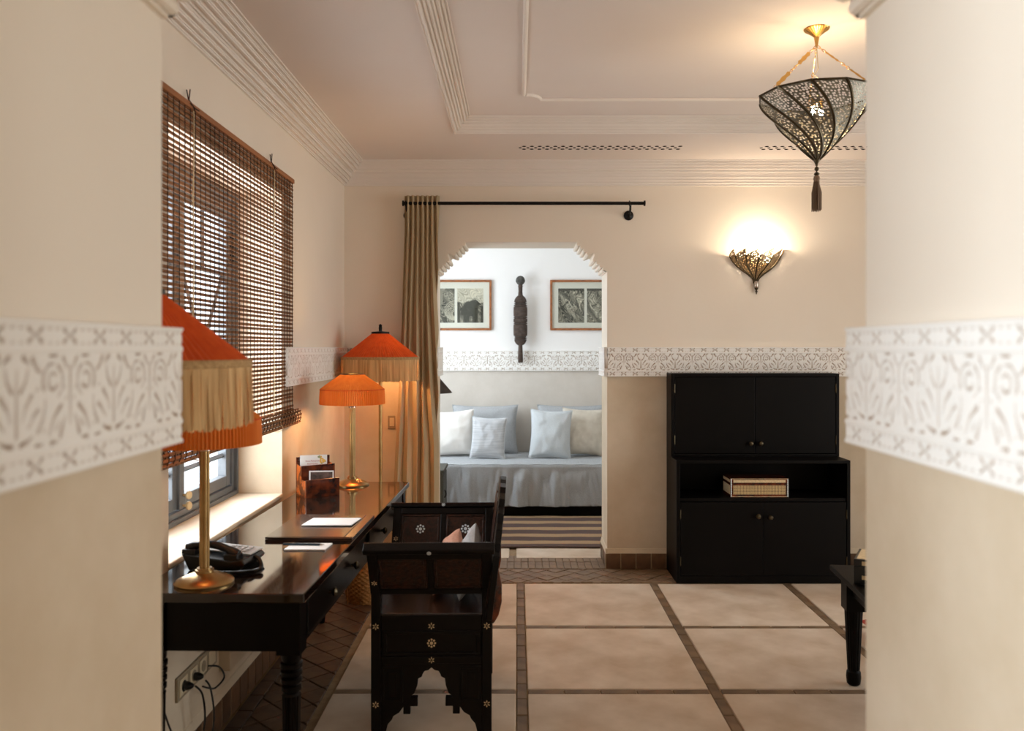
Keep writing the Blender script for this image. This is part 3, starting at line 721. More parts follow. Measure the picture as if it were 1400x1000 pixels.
# ---------------------------------------------------------------- lamps
def pleated(prof, np_, amp, n=None):
    mb = MB(); N = np_*2
    m = len(prof)-1
    def fn(u, v):
        k = int(round(u*N)); i = min(int(v*m+1e-6), m); r, z = prof[i]
        rr = r*(1-(amp if k % 2 else 0))
        a = 2*PI*u; return (rr*math.cos(a), rr*math.sin(a), z)
    return mb.grid(N, m, fn, True)
def table_lamp(loc, label, power):
    t = thing('table_lamp', label, 'lamp', loc, group='brass table lamps on the desk')
    MB().lathe([(.086, 0), (.087, .006), (.082, .012), (.060, .022), (.038, .031), (.027, .034), (.027, .042), (.022, .043), (.022, .047)], 40).build('base', M['brass'], t, smooth=True)
    # cluster column of slim brass rods
    mb = MB()
    for k in range(6):
        a = 2*PI*k/6; mb.lathe([(.0062, .045), (.0062, .405)], 10, (.0095*math.cos(a), .0095*math.sin(a), 0))
    mb.lathe([(.008, .045), (.008, .405)], 10); mb.build('column', M['brass'], t, smooth=True)
    MB().lathe([(.020, .402), (.020, .408), (.024, .410), (.024, .416), (.010, .418), (.010, .46)], 20).build('lamp_holder', M['silver'], t, smooth=True)
    prof = [(.058, .574), (.062, .573), (.10, .546), (.14, .519), (.1645, .499), (.165, .492), (.167, .46), (.168, .425), (.1675, .421)]
    sh = pleated(prof, 96, .028).build('shade', M['orange_silk2'], t, smooth=False)
    MB().tube([(.1645*math.cos(2*PI*k/48), .1645*math.sin(2*PI*k/48), .497) for k in range(48)], .0022, 5, True).build('seam', M['orange_silk'], sh)
    MB().tube([(.058*math.cos(2*PI*k/32), .058*math.sin(2*PI*k/32), .574) for k in range(32)], .003, 5, True).build('top_ring', M['bronze'], sh)
    mb = MB()
    for k in range(3): a = 2*PI*k/3; mb.tube([(0, 0, .46), (.057*math.cos(a), .057*math.sin(a), .573)], .0018, 4)
    mb.build('shade_carrier', M['bronze'], t)
    MB().ball((0, 0, .485), .017, 14, 1.2).build('bulb', M['bulb'], t, smooth=True)
    point('table_lamp_light', (0, 0, .485), power, WARM, .034, t)
table_lamp((-.950, 2.55, DZ), 'brass table lamp with orange pleated shade beside the desk telephone', P_TABLE*.12)
table_lamp((-.858, 4.36, DZ), 'brass table lamp with orange pleated shade behind the letter rack', P_TABLE)
def floor_lamp(loc, label, power, z1, zc, zf, ztop, Rr):
    t = thing('floor_lamp', label, 'lamp', loc, group='fringed floor lamps beside the desk')
    MB().lathe([(.13, 0), (.132, .008), (.125, .016), (.06, .03), (.025, .04), (.016, .06)], 36).build('base', M['brass'], t, smooth=True)
    MB().lathe([(.011, .05), (.011, z1-.02), (.016, z1-.018), (.016, z1)], 14).build('pole', M['brass'], t, smooth=True)
    prof = [(.050, zc)]+[(.050+(Rr-.050)*k/6, zc-(zc-z1)*k/6) for k in range(1, 7)]
    pleated(prof, 84, .035).build('shade', M['orange_silk'], t)
    MB().lathe([(Rr+.001, z1+.003), (Rr+.005, z1), (Rr+.005, z1-.013), (Rr+.001, z1-.016)], 64, cap=False).build('braid', M['braid'], t, smooth=True)
    mb = MB()
    for lay in range(2):
        n = 250
        for k in range(n):
            a = 2*PI*(k+.5*lay+random.uniform(-.2, .2))/n; r0 = Rr+.003-.004*lay; r1 = r0+random.uniform(.000, .006)
            hw = .0036; ca, sa = math.cos(a), math.sin(a); zb = zf+random.uniform(-.004, .004)
            q = [(r0*ca-hw*-sa*-1, r0*sa-hw*ca, z1-.02), (r0*ca+hw*-sa, r0*sa+hw*ca, z1-.02)]
            vs = []
            for (r_, z_, h_) in ((r0, z1-.010, hw), ((r0+r1)/2+random.uniform(-.002, .002), (z1+zf)/2, hw*.9), (r1, zb, hw*.9)):
                vs += [(r_*ca-h_*-sa, r_*sa-h_*ca, z_), (r_*ca+h_*-sa, r_*sa+h_*ca, z_)]
            mb.add(vs, [(0, 1, 3, 2), (2, 3, 5, 4)])
    fr = mb.build('fringe', M['fringe'], t, recalc=False); fr['kind'] = 'stuff'
    MB().lathe([(.056, zc-.004), (.056, zc+.008), (.010, zc+.012), (.010, zc+.02)], 24).build('cap', M['iron'], t, smooth=True)
    MB().lathe([(.008, zc+.012), (.011, zc+.03), (.009, zc+.045), (.012, ztop-.008), (.001, ztop)], 14).build('finial', M['iron'], t, smooth=True)
    MB().lathe([(.008, z1-.01), (.008, zc)], 10).build('stem', M['brass'], t, smooth=True)
    MB().ball((.045, -.02, z1+.02), .017, 14, 1.2).build('bulb', M['bulb'], t, smooth=True)
    point('floor_lamp_light', (.045, -.02, z1+.02), power, WARM, .034, t)
floor_lamp((-.858, 5.25, 0), 'brass floor lamp with orange cone shade and tan fringe in the far corner', P_FLOOR, 1.388, 1.538, 1.245, 1.596, .238)
floor_lamp((-.846, 1.875, 0), 'orange floor lamp with tan fringe nearest the viewer, half behind the near wall', P_FLOOR*.15, 1.42, 1.572, 1.278, 1.63, .238)

# ---------------------------------------------------------------- things on the desk
lr = thing('letter_rack', 'burl wood letter rack with three stepped tiers on the desk', 'letter rack', (-1.0, 3.97, DZ), R(36))
LW = .17
def panel(name, y0, y1, h, m): MB().box(0, LW, y0, y1, 0, h).build(name, m, lr, bevel=.0015)
panel('front_panel', 0, .008, .085, M['burl_dark']); panel('middle_panel', .055, .063, .147, M['burl_dark']); panel('back_panel', .118, .128, .182, M['burl_dark'])
for x in (0, LW-.008):
    MB().prism([(.008, 0), (.118, 0), (.118, .150), (.063, .140), (.055, .140), (.055, .080), (.008, .080)], x, x+.008, 'x').build('side_panel', M['burl'], lr, bevel=.001)  # side boards in a lighter burl: window light put into the colour
MB().box(0, LW, .008, .118, 0, .006).build('bottom', M['burl_dark'], lr)
Ml = Matrix.Translation((-1.0, 3.97, DZ)) @ Matrix.Rotation(R(36), 4, 'Z')
p = Ml @ Vector((.075, .088, .008))
card = thing('card', 'white card with pink lettering and yellow flowers in the back of the letter rack', 'card', p, R(34))
MB().box(-.068, .068, -.0006, .0006, 0, .182, Matrix.Rotation(R(-6), 4, 'X') @ Matrix.Rotation(R(2), 4, 'Y')).build('card_sheet', M['paper'], card)
Tc = Matrix.Rotation(R(-6), 4, 'X') @ Matrix.Rotation(R(2), 4, 'Y')
for txt, s, z in (('Rosa Palmeraie', .0115, .150), ('Palais & Jardins', .009, .137)):
    fc = bpy.data.curves.new('lettering', 'FONT'); fc.body = txt; fc.size = s; fc.extrude = .0002; fc.align_x = 'CENTER'
    o = bpy.data.objects.new('lettering', fc); C.objects.link(o); fc.materials.append(M['ink_pink'])
    me = bpy.data.meshes.new_from_object(o.evaluated_get(bpy.context.evaluated_depsgraph_get())); bpy.data.objects.remove(o)
    o = bpy.data.objects.new('lettering', me); C.objects.link(o); o.parent = card
    if not me.materials: me.materials.append(M['ink_pink'])
    o.matrix_local = Tc @ Matrix.Translation((-.006, -.0010, z)) @ Matrix.Rotation(PI/2, 4, 'X')
mb = MB()
for k in range(15):
    cx, cz, r = .045+random.uniform(-.014, .014), .156+random.uniform(-.018, .018), random.uniform(.003, .0055)
    mb.prism([(cx+r*math.cos(2*PI*q/7), cz+r*math.sin(2*PI*q/7)) for q in range(7)], -.0012-.00001*k, -.0007, 'y', Tc)
mb.build('flower', M['yellow'], card)
mb = MB()
for (cx, cz, r) in ((.026, .172, .005), (.034, .168, .004), (.058, .150, .004), (.040, .141, .004), (.03, .176, .003)):
    mb.prism([(cx+r*1.4*math.cos(2*PI*q/7), cz+r*math.sin(2*PI*q/7)) for q in range(7)], -.0010, -.0007, 'y', Tc)
mb.build('flower_leaves', M['green_print'], card)
p = Ml @ Vector((.09, .030, .008))
pc = thing('postcard', 'dark photo postcard with white border in the front of the letter rack', 'postcard', p, R(34))
Tp = Matrix.Rotation(R(-10), 4, 'X') @ Matrix.Rotation(R(4), 4, 'Y')
MB().box(-.062, .062, -.0005, .0005, 0, .112, Tp).build('card_sheet', M['paper'], pc)
MB().box(-.055, .055, -.0009, -.0004, .006, .105, Tp).build('picture', M['photo_dark'], pc)

# telephone
ph = thing('telephone', 'black corded desk telephone on the desk beside the near lamp', 'telephone', (-.965, 2.755, DZ), R(-8))
MB().prism([(-.105, .052), (-.080, 0), (.085, 0), (.112, .026), (.100, .040), (.06, .034)], -.075, .075, 'y').build('body', M['black_plastic'], ph, bevel=.004, smooth=True)
kp = MB().prism([(-.095, .055), (.105, .042), (.104, .046), (-.095, .060)], -.022, .076, 'y').build('keypad_panel', M['grey_plastic'], ph, bevel=.002)
for i in range(4):
    for j in range(3):
        x = .015+i*.020; MB().box(-.006, .006, -.008, .008, 0, .004, Matrix.Translation((x, .0+j*.024, .0605-.00125*0-(x+.095)*.07))).build('button', M['black_plastic'] if j == 3 else M['grey_plastic'], kp, bevel=.001)
hp = []
for k in range(15):
    t = k/14; hp.append((-.098+.175*t, -.048, .066+.022*math.sin(PI*t)-.018*t))
hs = MB().tube(hp, [.016 if (k < 3 or k > 11) else .0125 for k in range(15)], 12)
hs.box(-.108, -.062, -.068, -.028, .044, .066); hs.box(.035, .082, -.068, -.028, .030, .054)
hs.build('handset', M['black_plastic'], ph, smooth=True, bevel=.003)
# coiled cord as one helix
ctrl = [(-.05, -.10, .007), (.0, -.105, .007), (.06, -.108, .007), (.11, -.098, .008), (.150, -.075, .009), (.155, -.05, .014), (.135, -.02, .028), (.110, .0, .034)]
def cr_(P_, t):
    n = len(P_)-1; i = min(int(t*n), n-1); f = t*n-i
    a, b, c, d = [Vector(P_[max(0, min(n, i+k))]) for k in (-1, 0, 1, 2)]
    return .5*((2*b)+(c-a)*f+(2*a-5*b+4*c-d)*f*f+(3*b-3*c+d-a)*f**3)
pts = []; N = 85*8
for k in range(N+1):
    t = k/N; q = cr_(ctrl, t); q2 = cr_(ctrl, min(1, t+.004)); tg = (q2-q); tg = tg.normalized() if tg.length > 1e-6 else Vector((0, -1, .3)).normalized()
    s_ = tg.cross(Vector((0, 0, 1))).normalized(); u_ = s_.cross(tg)
    pts.append(q+(s_*math.cos(k*2*PI/8)+u_*math.sin(k*2*PI/8))*.0050)
MB().tube(pts, .0016, 4).build('cord', M['black_plastic'], ph, smooth=True)

bl_ = thing('desk_blotter', 'dark leather desk folder lying in the middle of the desk', 'desk pad', (-.772, 3.10, DZ), R(-1.2))
MB().box(-.162, .162, 0, .43, 0, .005).build('lower_cover', M['leather'], bl_, bevel=.0015)
MB().box(-.162, .162, 0, .43, .0058, .0125, Matrix.Rotation(R(.35), 4, 'Y')).build('upper_cover', M['leather'], bl_, bevel=.002)
MB().box(.125, .128, .005, .425, .0100, .0142).build('stitching_ridge', M['leather'], bl_)
MB().box(-.158, .158, .012, .015, .0105, .0136).build('stitching_ridge', M['leather'], bl_)
def sheet(name, label, cat, x0, x1, y0, y1, z, th, sk=.006):
    mb = MB().prism([(x0, y0), (x1, y0), (x1+sk, y1), (x0+sk, y1)], z, z+th, 'z')
    return tag(mb.build(name, M['paper'], None, bevel=.0006, seg=1), label, cat)
pp = sheet('letter_paper', 'white sheets of letter paper on the leather desk folder', 'paper', -.848, -.652, 3.295, 3.43, DZ+.0150, .004, .014)
npd = sheet('notepad', 'white notepad on the desk in front of the leather folder', 'notepad', -.822, -.677, 2.952, 3.046, DZ+.0005, .005)
pen = thing('pen', 'dark blue pen lying across the white notepad', 'pen', (-.765, 3.008, DZ+.0098), R(-2))
Mx = Matrix.Rotation(PI/2, 4, 'Y')
MB().lathe([(.0036, -.075), (.0040, -.07), (.0040, .058)], 10, M=Mx).build('barrel', M['pen'], pen, smooth=True)
MB().lathe([(.0040, .058), (.0030, .064), (.0008, .074)], 10, M=Mx).build('tip', M['silver'], pen, smooth=True)
MB().box(-.072, -.035, -.0012, .0012, .0038, .0058).build('clip', M['silver'], pen)

# ---------------------------------------------------------------- inlaid armchair
bench = thing('carved_armchair', 'carved dark wood armchair with pearl star inlays facing the desk', 'chair', (-.322, 3.145, 0), R(1.4))
LB = .60
def star(parent, x, y, z, r, nrm=-1, n=8, tilt=0, m=None, thin=False):
    mb = MB()
    T = Matrix.Translation((x, y, z)) @ Matrix.Rotation(tilt, 4, 'X')
    def disc(cx, cz, rr): mb.prism([(cx+rr*math.cos(2*PI*q/8), cz+rr*math.sin(2*PI*q/8)) for q in range(8)], -.0012, .0012, 'y', T)
    if thin:
        for k in range(6):
            a = 2*PI*k/6+PI/6; c, s_ = math.cos(a), math.sin(a); w_ = r*.17
            mb.prism([(c*r*.2, s_*r*.2), (c*r*.65-s_*w_, s_*r*.65+c*w_), (c*r, s_*r), (c*r*.65+s_*w_, s_*r*.65-c*w_)], -.0012, .0012, 'y', T)
    else:
        disc(0, 0, r*.36)
        for k in range(n): a = 2*PI*k/n; disc(r*.78*math.cos(a), r*.78*math.sin(a), r*.23)
    mb.build('inlay', m or M['pearl'], parent)
half = [(0, .256), (-.012, .246), (-.026, .243), (-.033, .232), (-.036, .222), (-.050, .215), (-.0525, .190), (-.059, .173), (-.064, .160), (-.079, .149), (-.079, .145), (-.052, .145), (-.052, .112), (-.079, .112), (-.079, .083), (-.105, .083), (-.105, .110),
        (-.120, .089), (-.142, .076), (-.147, .063), (-.162, .046), (-.169, .020), (-.174, 0)]
def end_frame(side):      # side -1: near end (outside faces the camera), +1: far end
    yb = 0 if side < 0 else LB
    e = MB()
    y0, y1 = yb-.018, yb+.018
    for sx in (-1, 1):
        e.box(sx*.224 if sx < 0 else .188, -.188 if sx < 0 else .224, y0, y1, 0, .545)
    e.box(-.188, .188, y0+.003, y1-.003, .393, .452); e.box(-.188, .188, y0+.003, y1-.003, .270, .298)
    e.box(-.188, .188, y0+.010, y1-.010, .296, .396)
    fr_ = e.build('end_frame', M['bench_wood'], bench, bevel=.003)
    # framed panel moulding
    m2 = MB(); yo = y0+.004 if side < 0 else y1-.010
    for (a, b, c, d) in ((-.180, .180, .380, .392), (-.180, .180, .300, .312), (-.180, -.166, .312, .380), (.166, .180, .312, .380)): m2.box(a, b, yo, yo+.008, c, d)
    m2.build('panel_moulding', M['bench_wood'], fr_, bevel=.002)
    # arched plate
    full = [(x, z) for x, z in half]; poly = [(-.190, .272), (.190, .272), (.190, 0)]+[(-x, z) for x, z in reversed(half)]+half[1:]+[(-.190, 0)]
    MB().prism(poly, y0+.006, y1-.006, 'y').build('arch_plate', M['bench_wood'], fr_, bevel=.001, seg=1)
    yp = y0+.002 if side < 0 else y1-.006
    for sx in (-1, 1):
        m3 = MB(); xa, xb = (-.186, -.106) if sx < 0 else (.106, .186)
        for (a, b, c, d) in ((xa, xb, .252, .262), (xa, xb, .128, .138), (xa, xa+.010, .138, .252), (xb-.010, xb, .138, .252)): m3.box(a, b, yp, yp+.006, c, d)
        m3.box((xa+xb)/2-.016, (xa+xb)/2+.016, yp+.001, yp+.006, .15, .24)
        m3.build('side_panel', M['bench_wood'], fr_, bevel=.002)
    ys_ = y0-.0006 if side < 0 else y1+.0006
    for x, z in ((-.206, .412), (.206, .412), (-.206, .122), (.206, .122)): star(fr_, x, ys_, z, .0135, thin=True, m=M['bone'])
    star(fr_, 0, ys_+.003*(-side), .412, .0135, thin=True, m=M['bone']); star(fr_, 0, ys_+.003*(-side), .285, .0125, thin=True, m=M['bone']); star(fr_, 0, ys_+.010*(-side), .346, .017, m=M['bone'])
    # flared arm: leans outward
    T = Matrix.Translation((0, yb, .535)) @ Matrix.Rotation(R(31)*(-side)*-1 if False else R(30)*(1 if side < 0 else -1), 4, 'X')
    arm = MB()
    ah = .205
    arm.box(-.226, -.190, -.014, .014, 0, ah, T); arm.box(.190, .226, -.014, .014, 0, ah, T); arm.box(-.012, .012, -.012, .012, .02, ah-.02, T)
    arm.box(-.190, .190, -.014, .014, 0, .026, T); arm.box(-.190, .190, -.014, .014, ah-.030, ah, T)
    ar = arm.build('arm', M['bench_wood'], bench, bevel=.003)
    for xa, xb in ((-.190, -.012), (.012, .190)):
        MB().box(xa, xb, -.006, .006, .022, ah-.026, T).build('arm_panel', M['bench_carved'], ar)
        mm = MB()
        for (a, b, c, d) in ((xa+.004, xb-.004, .028, .036), (xa+.004, xb-.004, ah-.040, ah-.032), (xa+.004, xa+.012, .036, ah-.040), (xb-.012, xb-.004, .036, ah-.040)):
            mm.box(a, b, -.011, .011, c, d, T)
        mm.build('panel_moulding', M['bench_carved'], ar, bevel=.002)
        for s2 in ((1,) if side < 0 else (-1,)):
            q = T @ Vector(((xa+xb)/2, .0075*s2, ah*.52)); star(ar, q.x, q.y, q.z, .021, tilt=R(30)*(1 if side < 0 else -1))
    # top rail with a beaded edge
    tr_ = MB().box(-.240, .236, -.022, .022, ah, ah+.022, T).build('top_rail', M['bench_wood'], ar, bevel=.005)
    bd = MB()
    for k in range(52):
        for s2 in ((1,) if side < 0 else (-1,)):
            q = T @ Vector((-.234+k*.0090, .0215*s2, ah+.016)); bd.box(-.003, .003, -.0025, .0025, -.004, .004, Matrix.Translation(q))
    bd.build('beading', M['bench_carved'], ar)
    q = T @ Vector((.0, -.023, ah+.010)); star(ar, q.x, q.y, q.z, .008, tilt=R(30)*(1 if side < 0 else -1))
    q = T @ Vector((-.208, -.0148, .06)); star(ar, q.x, q.y, q.z, .012, thin=True, m=M['bone'], tilt=R(30)*(1 if side < 0 else -1))
end_frame(-1); end_frame(1)
MB().box(-.222, .205, -.012, LB+.012, .440, .458).build('seat', M['seat_wood'], bench, bevel=.004)
for x, nm in ((-.222, 'front_rail'), (.196, 'back_rail')):
    MB().box(x, x+.022, .018, LB-.018, .33, .440).build(nm, M['bench_wood'], bench, bevel=.003)
# backrest: ogee outline, leaning back
Tb = Matrix.Translation((.214, LB/2, .458)) @ Matrix.Rotation(R(7), 4, 'Y')
hb = [(-.40, 0), (-.405, .20), (-.40, .235), (-.375, .245), (-.365, .27), (-.335, .285), (-.325, .315), (-.29, .33), (-.275, .365), (-.23, .38), (-.215, .41), (-.16, .425), (-.14, .444), (-.08, .450), (-.05, .460), (0, .466)]
poly = hb+[(-y, z) for y, z in reversed(hb[:-1])]
br = MB().prism(poly, -.012, .012, 'x', Tb).build('backrest', M['bench_wood'], bench, bevel=.003)
for ya, yb_ in ((-.36, -.14), (-.10, .10), (.14, .36)):
    MB().box(-.016, -.011, ya, yb_, .03, .20 if abs(ya) > .2 else .38, Tb).build('back_panel', M['bench_carved'], br, bevel=.003)
mb = MB()
rp = [(.236, .46), (.248, .52), (.262, .56), (.268, .50), (.262, .44), (.248, .40), (.236, .39)]
for y in (-.02, LB-.02):
    mb.prism([(.222, .66)]+[(.250, .62), (.262, .56), (.262, .50), (.250, .45), (.232, .42), (.222, .42)], y, y+.04, 'y')
mb.build('rear_bracket', M['burl_dark'], bench, bevel=.004)

# ---------------------------------------------------------------- pillows
def pillow(name, label, cat, m, w, h, t, loc, rz=0, tilt=0, lean=0, group=None, piping=None, seed=0, wr=.004, pinch=.085):
    root = thing(name, label, cat, loc, rz, group)
    T = Matrix.Rotation(tilt, 4, 'X') @ Matrix.Rotation(lean, 4, 'Y')
    n = 30
    def edge(u, v): return (w/2*u*(1-pinch*(1-v*v)), h/2+h/2*v*(1-pinch*(1-u*u)))
    mb = MB()
    for s in (-1, 1):
        def fn(a, b, s=s):
            u, v = 2*a-1, 2*b-1
            u = math.copysign(abs(u)**.85, u); v = math.copysign(abs(v)**.85, v)
            x, z = edge(u, v); d = max(0, (1-u*u)*(1-v*v))**.42
            sag = 1+.25*(-v)*(1-abs(v))
            wv = noise.noise(Vector((u*2.2+seed*3.1, v*2.2, s*2+seed)))*wr*3+noise.noise(Vector((u*6+seed, v*5, s+9)))*wr
            # creases fanning from the corners
            cr = math.sin(math.atan2(1-abs(v), 1-abs(u)+1e-3)*9+seed)*wr*.9*max(0, abs(u)+abs(v)-.9)
            return (x, s*(t/2*d*sag)+d*(wv+cr), z)
        mb.grid(n, n, fn, M=T)
    o = mb.build('cover', m, root, smooth=True, sharp=80)
    if piping:
        q = []
        for k in range(24): q.append(edge(-1+2*k/24, -1))
        for k in range(24): q.append(edge(1, -1+2*k/24))
        for k in range(24): q.append(edge(1-2*k/24, 1))
        for k in range(24): q.append(edge(-1, 1-2*k/24))
        MB().tube([(x, 0, z) for x, z in q], .0045, 5, True, M=T).build('piping', piping, root, smooth=True)
    return root
pillow('cushion', 'pink linen cushion leaning on the carved armchair back', 'cushion', M['pink'], .30, .225, .11, (-.345, 3.46, .472), R(90+4), R(28), 0, seed=1)
pillow('cushion', 'grey linen cushion against the carved armchair back beside the pink one', 'cushion', M['linen'], .40, .225, .10, (-.232, 3.43, .474), R(90+2), R(15), 0, seed=2)

# ---------------------------------------------------------------- basket
bk = thing('wicker_basket', 'round lidded wicker basket on the floor behind the armchair', 'basket', (-.862, 4.84, 0))
def weave(z0, z1, r0, r1, rows, cols=44, amp=.0035):
    def fn(u, v):
        k = int(round(v*rows*2)); r = r0+(r1-r0)*v+.010*math.sin(PI*v)
        row = k//2
        a = 2*PI*u
        rr = r+amp*math.sin(cols/2*a+PI*row)+(.003 if k % 2 else -.001)
        return (rr*math.cos(a), rr*math.sin(a), z0+(z1-z0)*v)
    return MB().grid(cols*3, rows*2, fn, True)
weave(0.0, .265, .118, .128, 22).build('basket_body', M['wicker'], bk, smooth=True, sharp=180)
MB().lathe([(.001, .004), (.118, .004)], 24, cap=False).build('basket_floor', M['wicker'], bk)
mb = weave(.268, .292, .136, .136, 3)
mb.grid(90, 10, lambda u, v: ((.136*(1-v)+.004)*math.cos(2*PI*u), (.136*(1-v)+.004)*math.sin(2*PI*u), .292+.022*math.sin(PI/2*v)+(.0025 if int(round(v*10)) % 2 else 0)), True)
mb.build('lid', M['wicker'], bk, smooth=True, sharp=180)
MB().tube([(.03*math.cos(PI*k/8), 0, .312+.02*math.sin(PI*k/8)) for k in range(9)], .005, 6).build('lid_handle', M['wicker'], bk, smooth=True)
MB().tube([(-.10, -.095, .27), (-.103, -.098, .15), (-.098, -.095, .03), (-.097, -.096, .0)], .003, 5).build('strap', M['wicker'], bk)

# ---------------------------------------------------------------- sockets and cables under the desk
so = thing('socket_plate', 'row of four wall sockets low on the wall under the desk', 'socket', (XL, 2.79, .268))
MB().box(0, .010, 0, .365, 0, .080).build('plate', M['socket'], so, bevel=.002)
for k in range(4):
    s_ = MB().box(.009, .013, .013+k*.088, .013+k*.088+.066, .012, .068).build('socket', M['socket_in'], so, bevel=.002)
    if k < 3:
        MB().lathe([(.019, 0), (.019, .002)], 18, M=Matrix.Translation((.0125, .046+k*.088, .040)) @ Matrix.Rotation(PI/2, 4, 'Y')).build('socket_well', M['socket'] if k else M['black_plastic'], s_)
def cable(label, pts, r=.0034, plug=None):
    t = thing('power_cable', label, 'cable', (0, 0, 0))
    P_ = [cr_(pts, k/40) for k in range(41)]
    MB().tube(P_, r, 6).build('cord', M['black_plastic'], t, smooth=True)
    if plug: MB().lathe([(.014, 0), (.015, .010), (.010, .024), (.005, .030)], 12, M=Matrix.Translation(plug) @ Matrix.Rotation(PI/2, 4, 'Y')).build('plug', M['black_plastic'], t, smooth=True)
cable('black cable with a plug hanging from the nearest wall socket to the floor', [(XL+.05, 2.836, .308), (XL+.07, 2.85, .27), (XL+.07, 2.87, .17), (XL+.06, 2.84, .08), (XL+.05, 2.80, .006), (XL+.06, 2.55, .004)], plug=(XL+.015, 2.836, .308))
cable('black cable dropping from the second wall socket to the floor', [(XL+.05, 2.93, .29), (XL+.07, 2.925, .26), (XL+.08, 2.93, .16), (XL+.075, 2.90, .06), (XL+.08, 2.88, .006), (XL+.09, 2.6, .004)], plug=(XL+.015, 2.924, .305))
cable('short black cable looping between the third wall socket and its neighbour', [(XL+.03, 3.012, .308), (XL+.055, 3.05, .29), (XL+.07, 3.06, .25), (XL+.06, 3.0, .235), (XL+.05, 2.96, .25), (XL+.04, 2.93, .268)], plug=None)
cable('long black cable running down the wall by the near desk leg', [(XL+.006, 2.62, .50), (XL+.012, 2.66, .33), (XL+.02, 2.72, .2), (XL+.03, 2.80, .1), (XL+.04, 2.86, .02), (XL+.05, 2.9, .005)])
struct('trim_17', MB().box(XL-.01, XL+.045, 3.20, 3.40, .215, .72), M['wall'], 'boxed plaster duct on the wall under the desk', 'duct', bevel=.004)

# ---------------------------------------------------------------- switch, curtain, rod
sw = thing('light_switch', 'beige light switch on the far wall beside the floor lamp', 'switch', ((535.5-708)*5.52/1150, YF, 1.45-102.5*5.52/1150))
MB().box(-.024, .024, -.008, 0, -.043, .043).build('plate', M['socket'], sw, bevel=.002)
MB().box(-.012, .018, -.013, -.007, -.026, .028).build('rocker', M['socket_in'], sw, bevel=.002)

RY, RZ = 5.425, 2.379
rod = thing('curtain_rod', 'black iron curtain rod across the top of the opening', 'curtain rod', (0, RY, RZ))
Mr = Matrix.Rotation(PI/2, 4, 'Y')
MB().lathe([(.011, -.735), (.011, .812)], 14, M=Mr).build('rod', M['iron'], rod, smooth=True)
for x in (-.745, .812): MB().lathe([(.018, x), (.018, x+.01)], 16, M=Mr).build('end_cap', M['iron'], rod, smooth=True)
for x in (-.718, .726):
    mb = MB().lathe([(.032, 0), (.032, .008), (.024, .012), (.012, .016), (.008, .02)], 24, M=Matrix.Translation((x, YF-RY, -.065)) @ Matrix.Rotation(PI/2, 4, 'X'))
    mb.tube([(x, YF-RY-.015, -.065), (x, .03, -.062), (x, .005, -.04), (x, 0, -.012)], .007, 8)
    mb.tube([(x-.006, .014*math.cos(2*PI*k/16), .014*math.sin(2*PI*k/16)) for k in range(16)], .004, 6, True)
    mb.build('bracket', M['iron'], rod, smooth=True)
cu = thing('curtain', 'khaki linen curtain gathered at the left of the opening', 'curtain', (0, RY, 0))
def lerp(tab, z):
    for (z0, v0), (z1, v1) in zip(tab, tab[1:]):
        if z >= z1: return v0+(v1-v0)*(z0-z)/(z0-z1)
    return tab[-1][1]
sc_ = 5.42/1150
xl_t = [(2.43, (553-708)*sc_), (2.2, (553-708)*sc_), (1.60, (548-708)*sc_), (1.2, (543-708)*sc_), (.7, (537-708)*sc_), (.0, (530-708)*sc_)]
xr_t = [(2.43, (600.5-708)*sc_), (2.2, (599-708)*sc_), (1.75, (597-708)*sc_), (1.2, (597-708)*sc_), (.7, (598-708)*sc_), (.0, (600-708)*sc_)]
def cur(u, v):
    z = 2.428-2.414*v
    a, b = lerp(xl_t, z), lerp(xr_t, z)
    g = u+.018*math.sin(2*PI*u*2.2+v*2.0)*min(1, v*3)
    amp = .014+.009*min(1, v*1.6)+.006*math.sin(u*7+v*3)*v
    ph_ = 2*PI*(7.2-1.9*min(1, v*1.5))*u+.8*math.sin(v*2.6+u*4)*v
    y = amp*math.sin(ph_)+.012*v*math.sin(2*PI*u*3+v*4)
    return (a+(b-a)*g+.008*math.sin(ph_*2)*min(1, v*2), y+.002, z)
MB().grid(180, 60, cur).build('curtain_cloth', M['curtain'], cu, smooth=True, solid=.0025, sharp=180, recalc=False)

# ---------------------------------------------------------------- cabinet
cab = thing('cabinet', 'tall black two-part wooden cabinet against the far wall', 'cabinet', (.973, 5.16, 0))
CW = 1.068
lo = MB()
D2 = YF-.016-5.16
lo.box(0, .022, 0, D2, 0, .735); lo.box(CW-.022, CW, 0, D2, 0, .735); lo.box(0, CW, 0, D2, .735, .755)
lo.box(.022, CW-.022, .012, D2, .500, .522); lo.box(.022, CW-.022, D2-.01, D2, 0, .735); lo.box(.022, CW-.022, .006, D2-.01, 0, .045)
lo.build('lower_carcass', M['black_wood'], cab, bevel=.002)
up = MB(); U0 = 5.34-5.16
up.box(0, .02, U0, D2, .755, 1.283); up.box(CW-.02, CW, U0, D2, .755, 1.283); up.box(.02, CW-.02, U0, D2, 1.263, 1.283); up.box(.02, CW-.02, U0, D2, .755, .772); up.box(.02, CW-.02, D2-.02, D2, .772, 1.263)
up.build('upper_carcass', M['black_wood'], cab, bevel=.002)
def door(x0, x1, y, z0, z1, kx, kz, hx):
    d = MB().box(x0, x1, y+.002, y+.022, z0, z1).build('door', M['black_wood'], cab, bevel=.0025)
    MB().lathe([(.005, 0), (.005, .010), (.013, .017), (.016, .024), (.012, .032), (.001, .035)], 16, M=Matrix.Translation((kx, y+.002, kz)) @ Matrix.Rotation(PI/2, 4, 'X')).build('knob', M['bronze'], d, smooth=True)
    for zz in (z0+.06, z1-.10): MB().lathe([(.004, 0), (.004, .055)], 8, (hx, y+.0, zz)).build('hinge', M['bronze'], d, smooth=True)
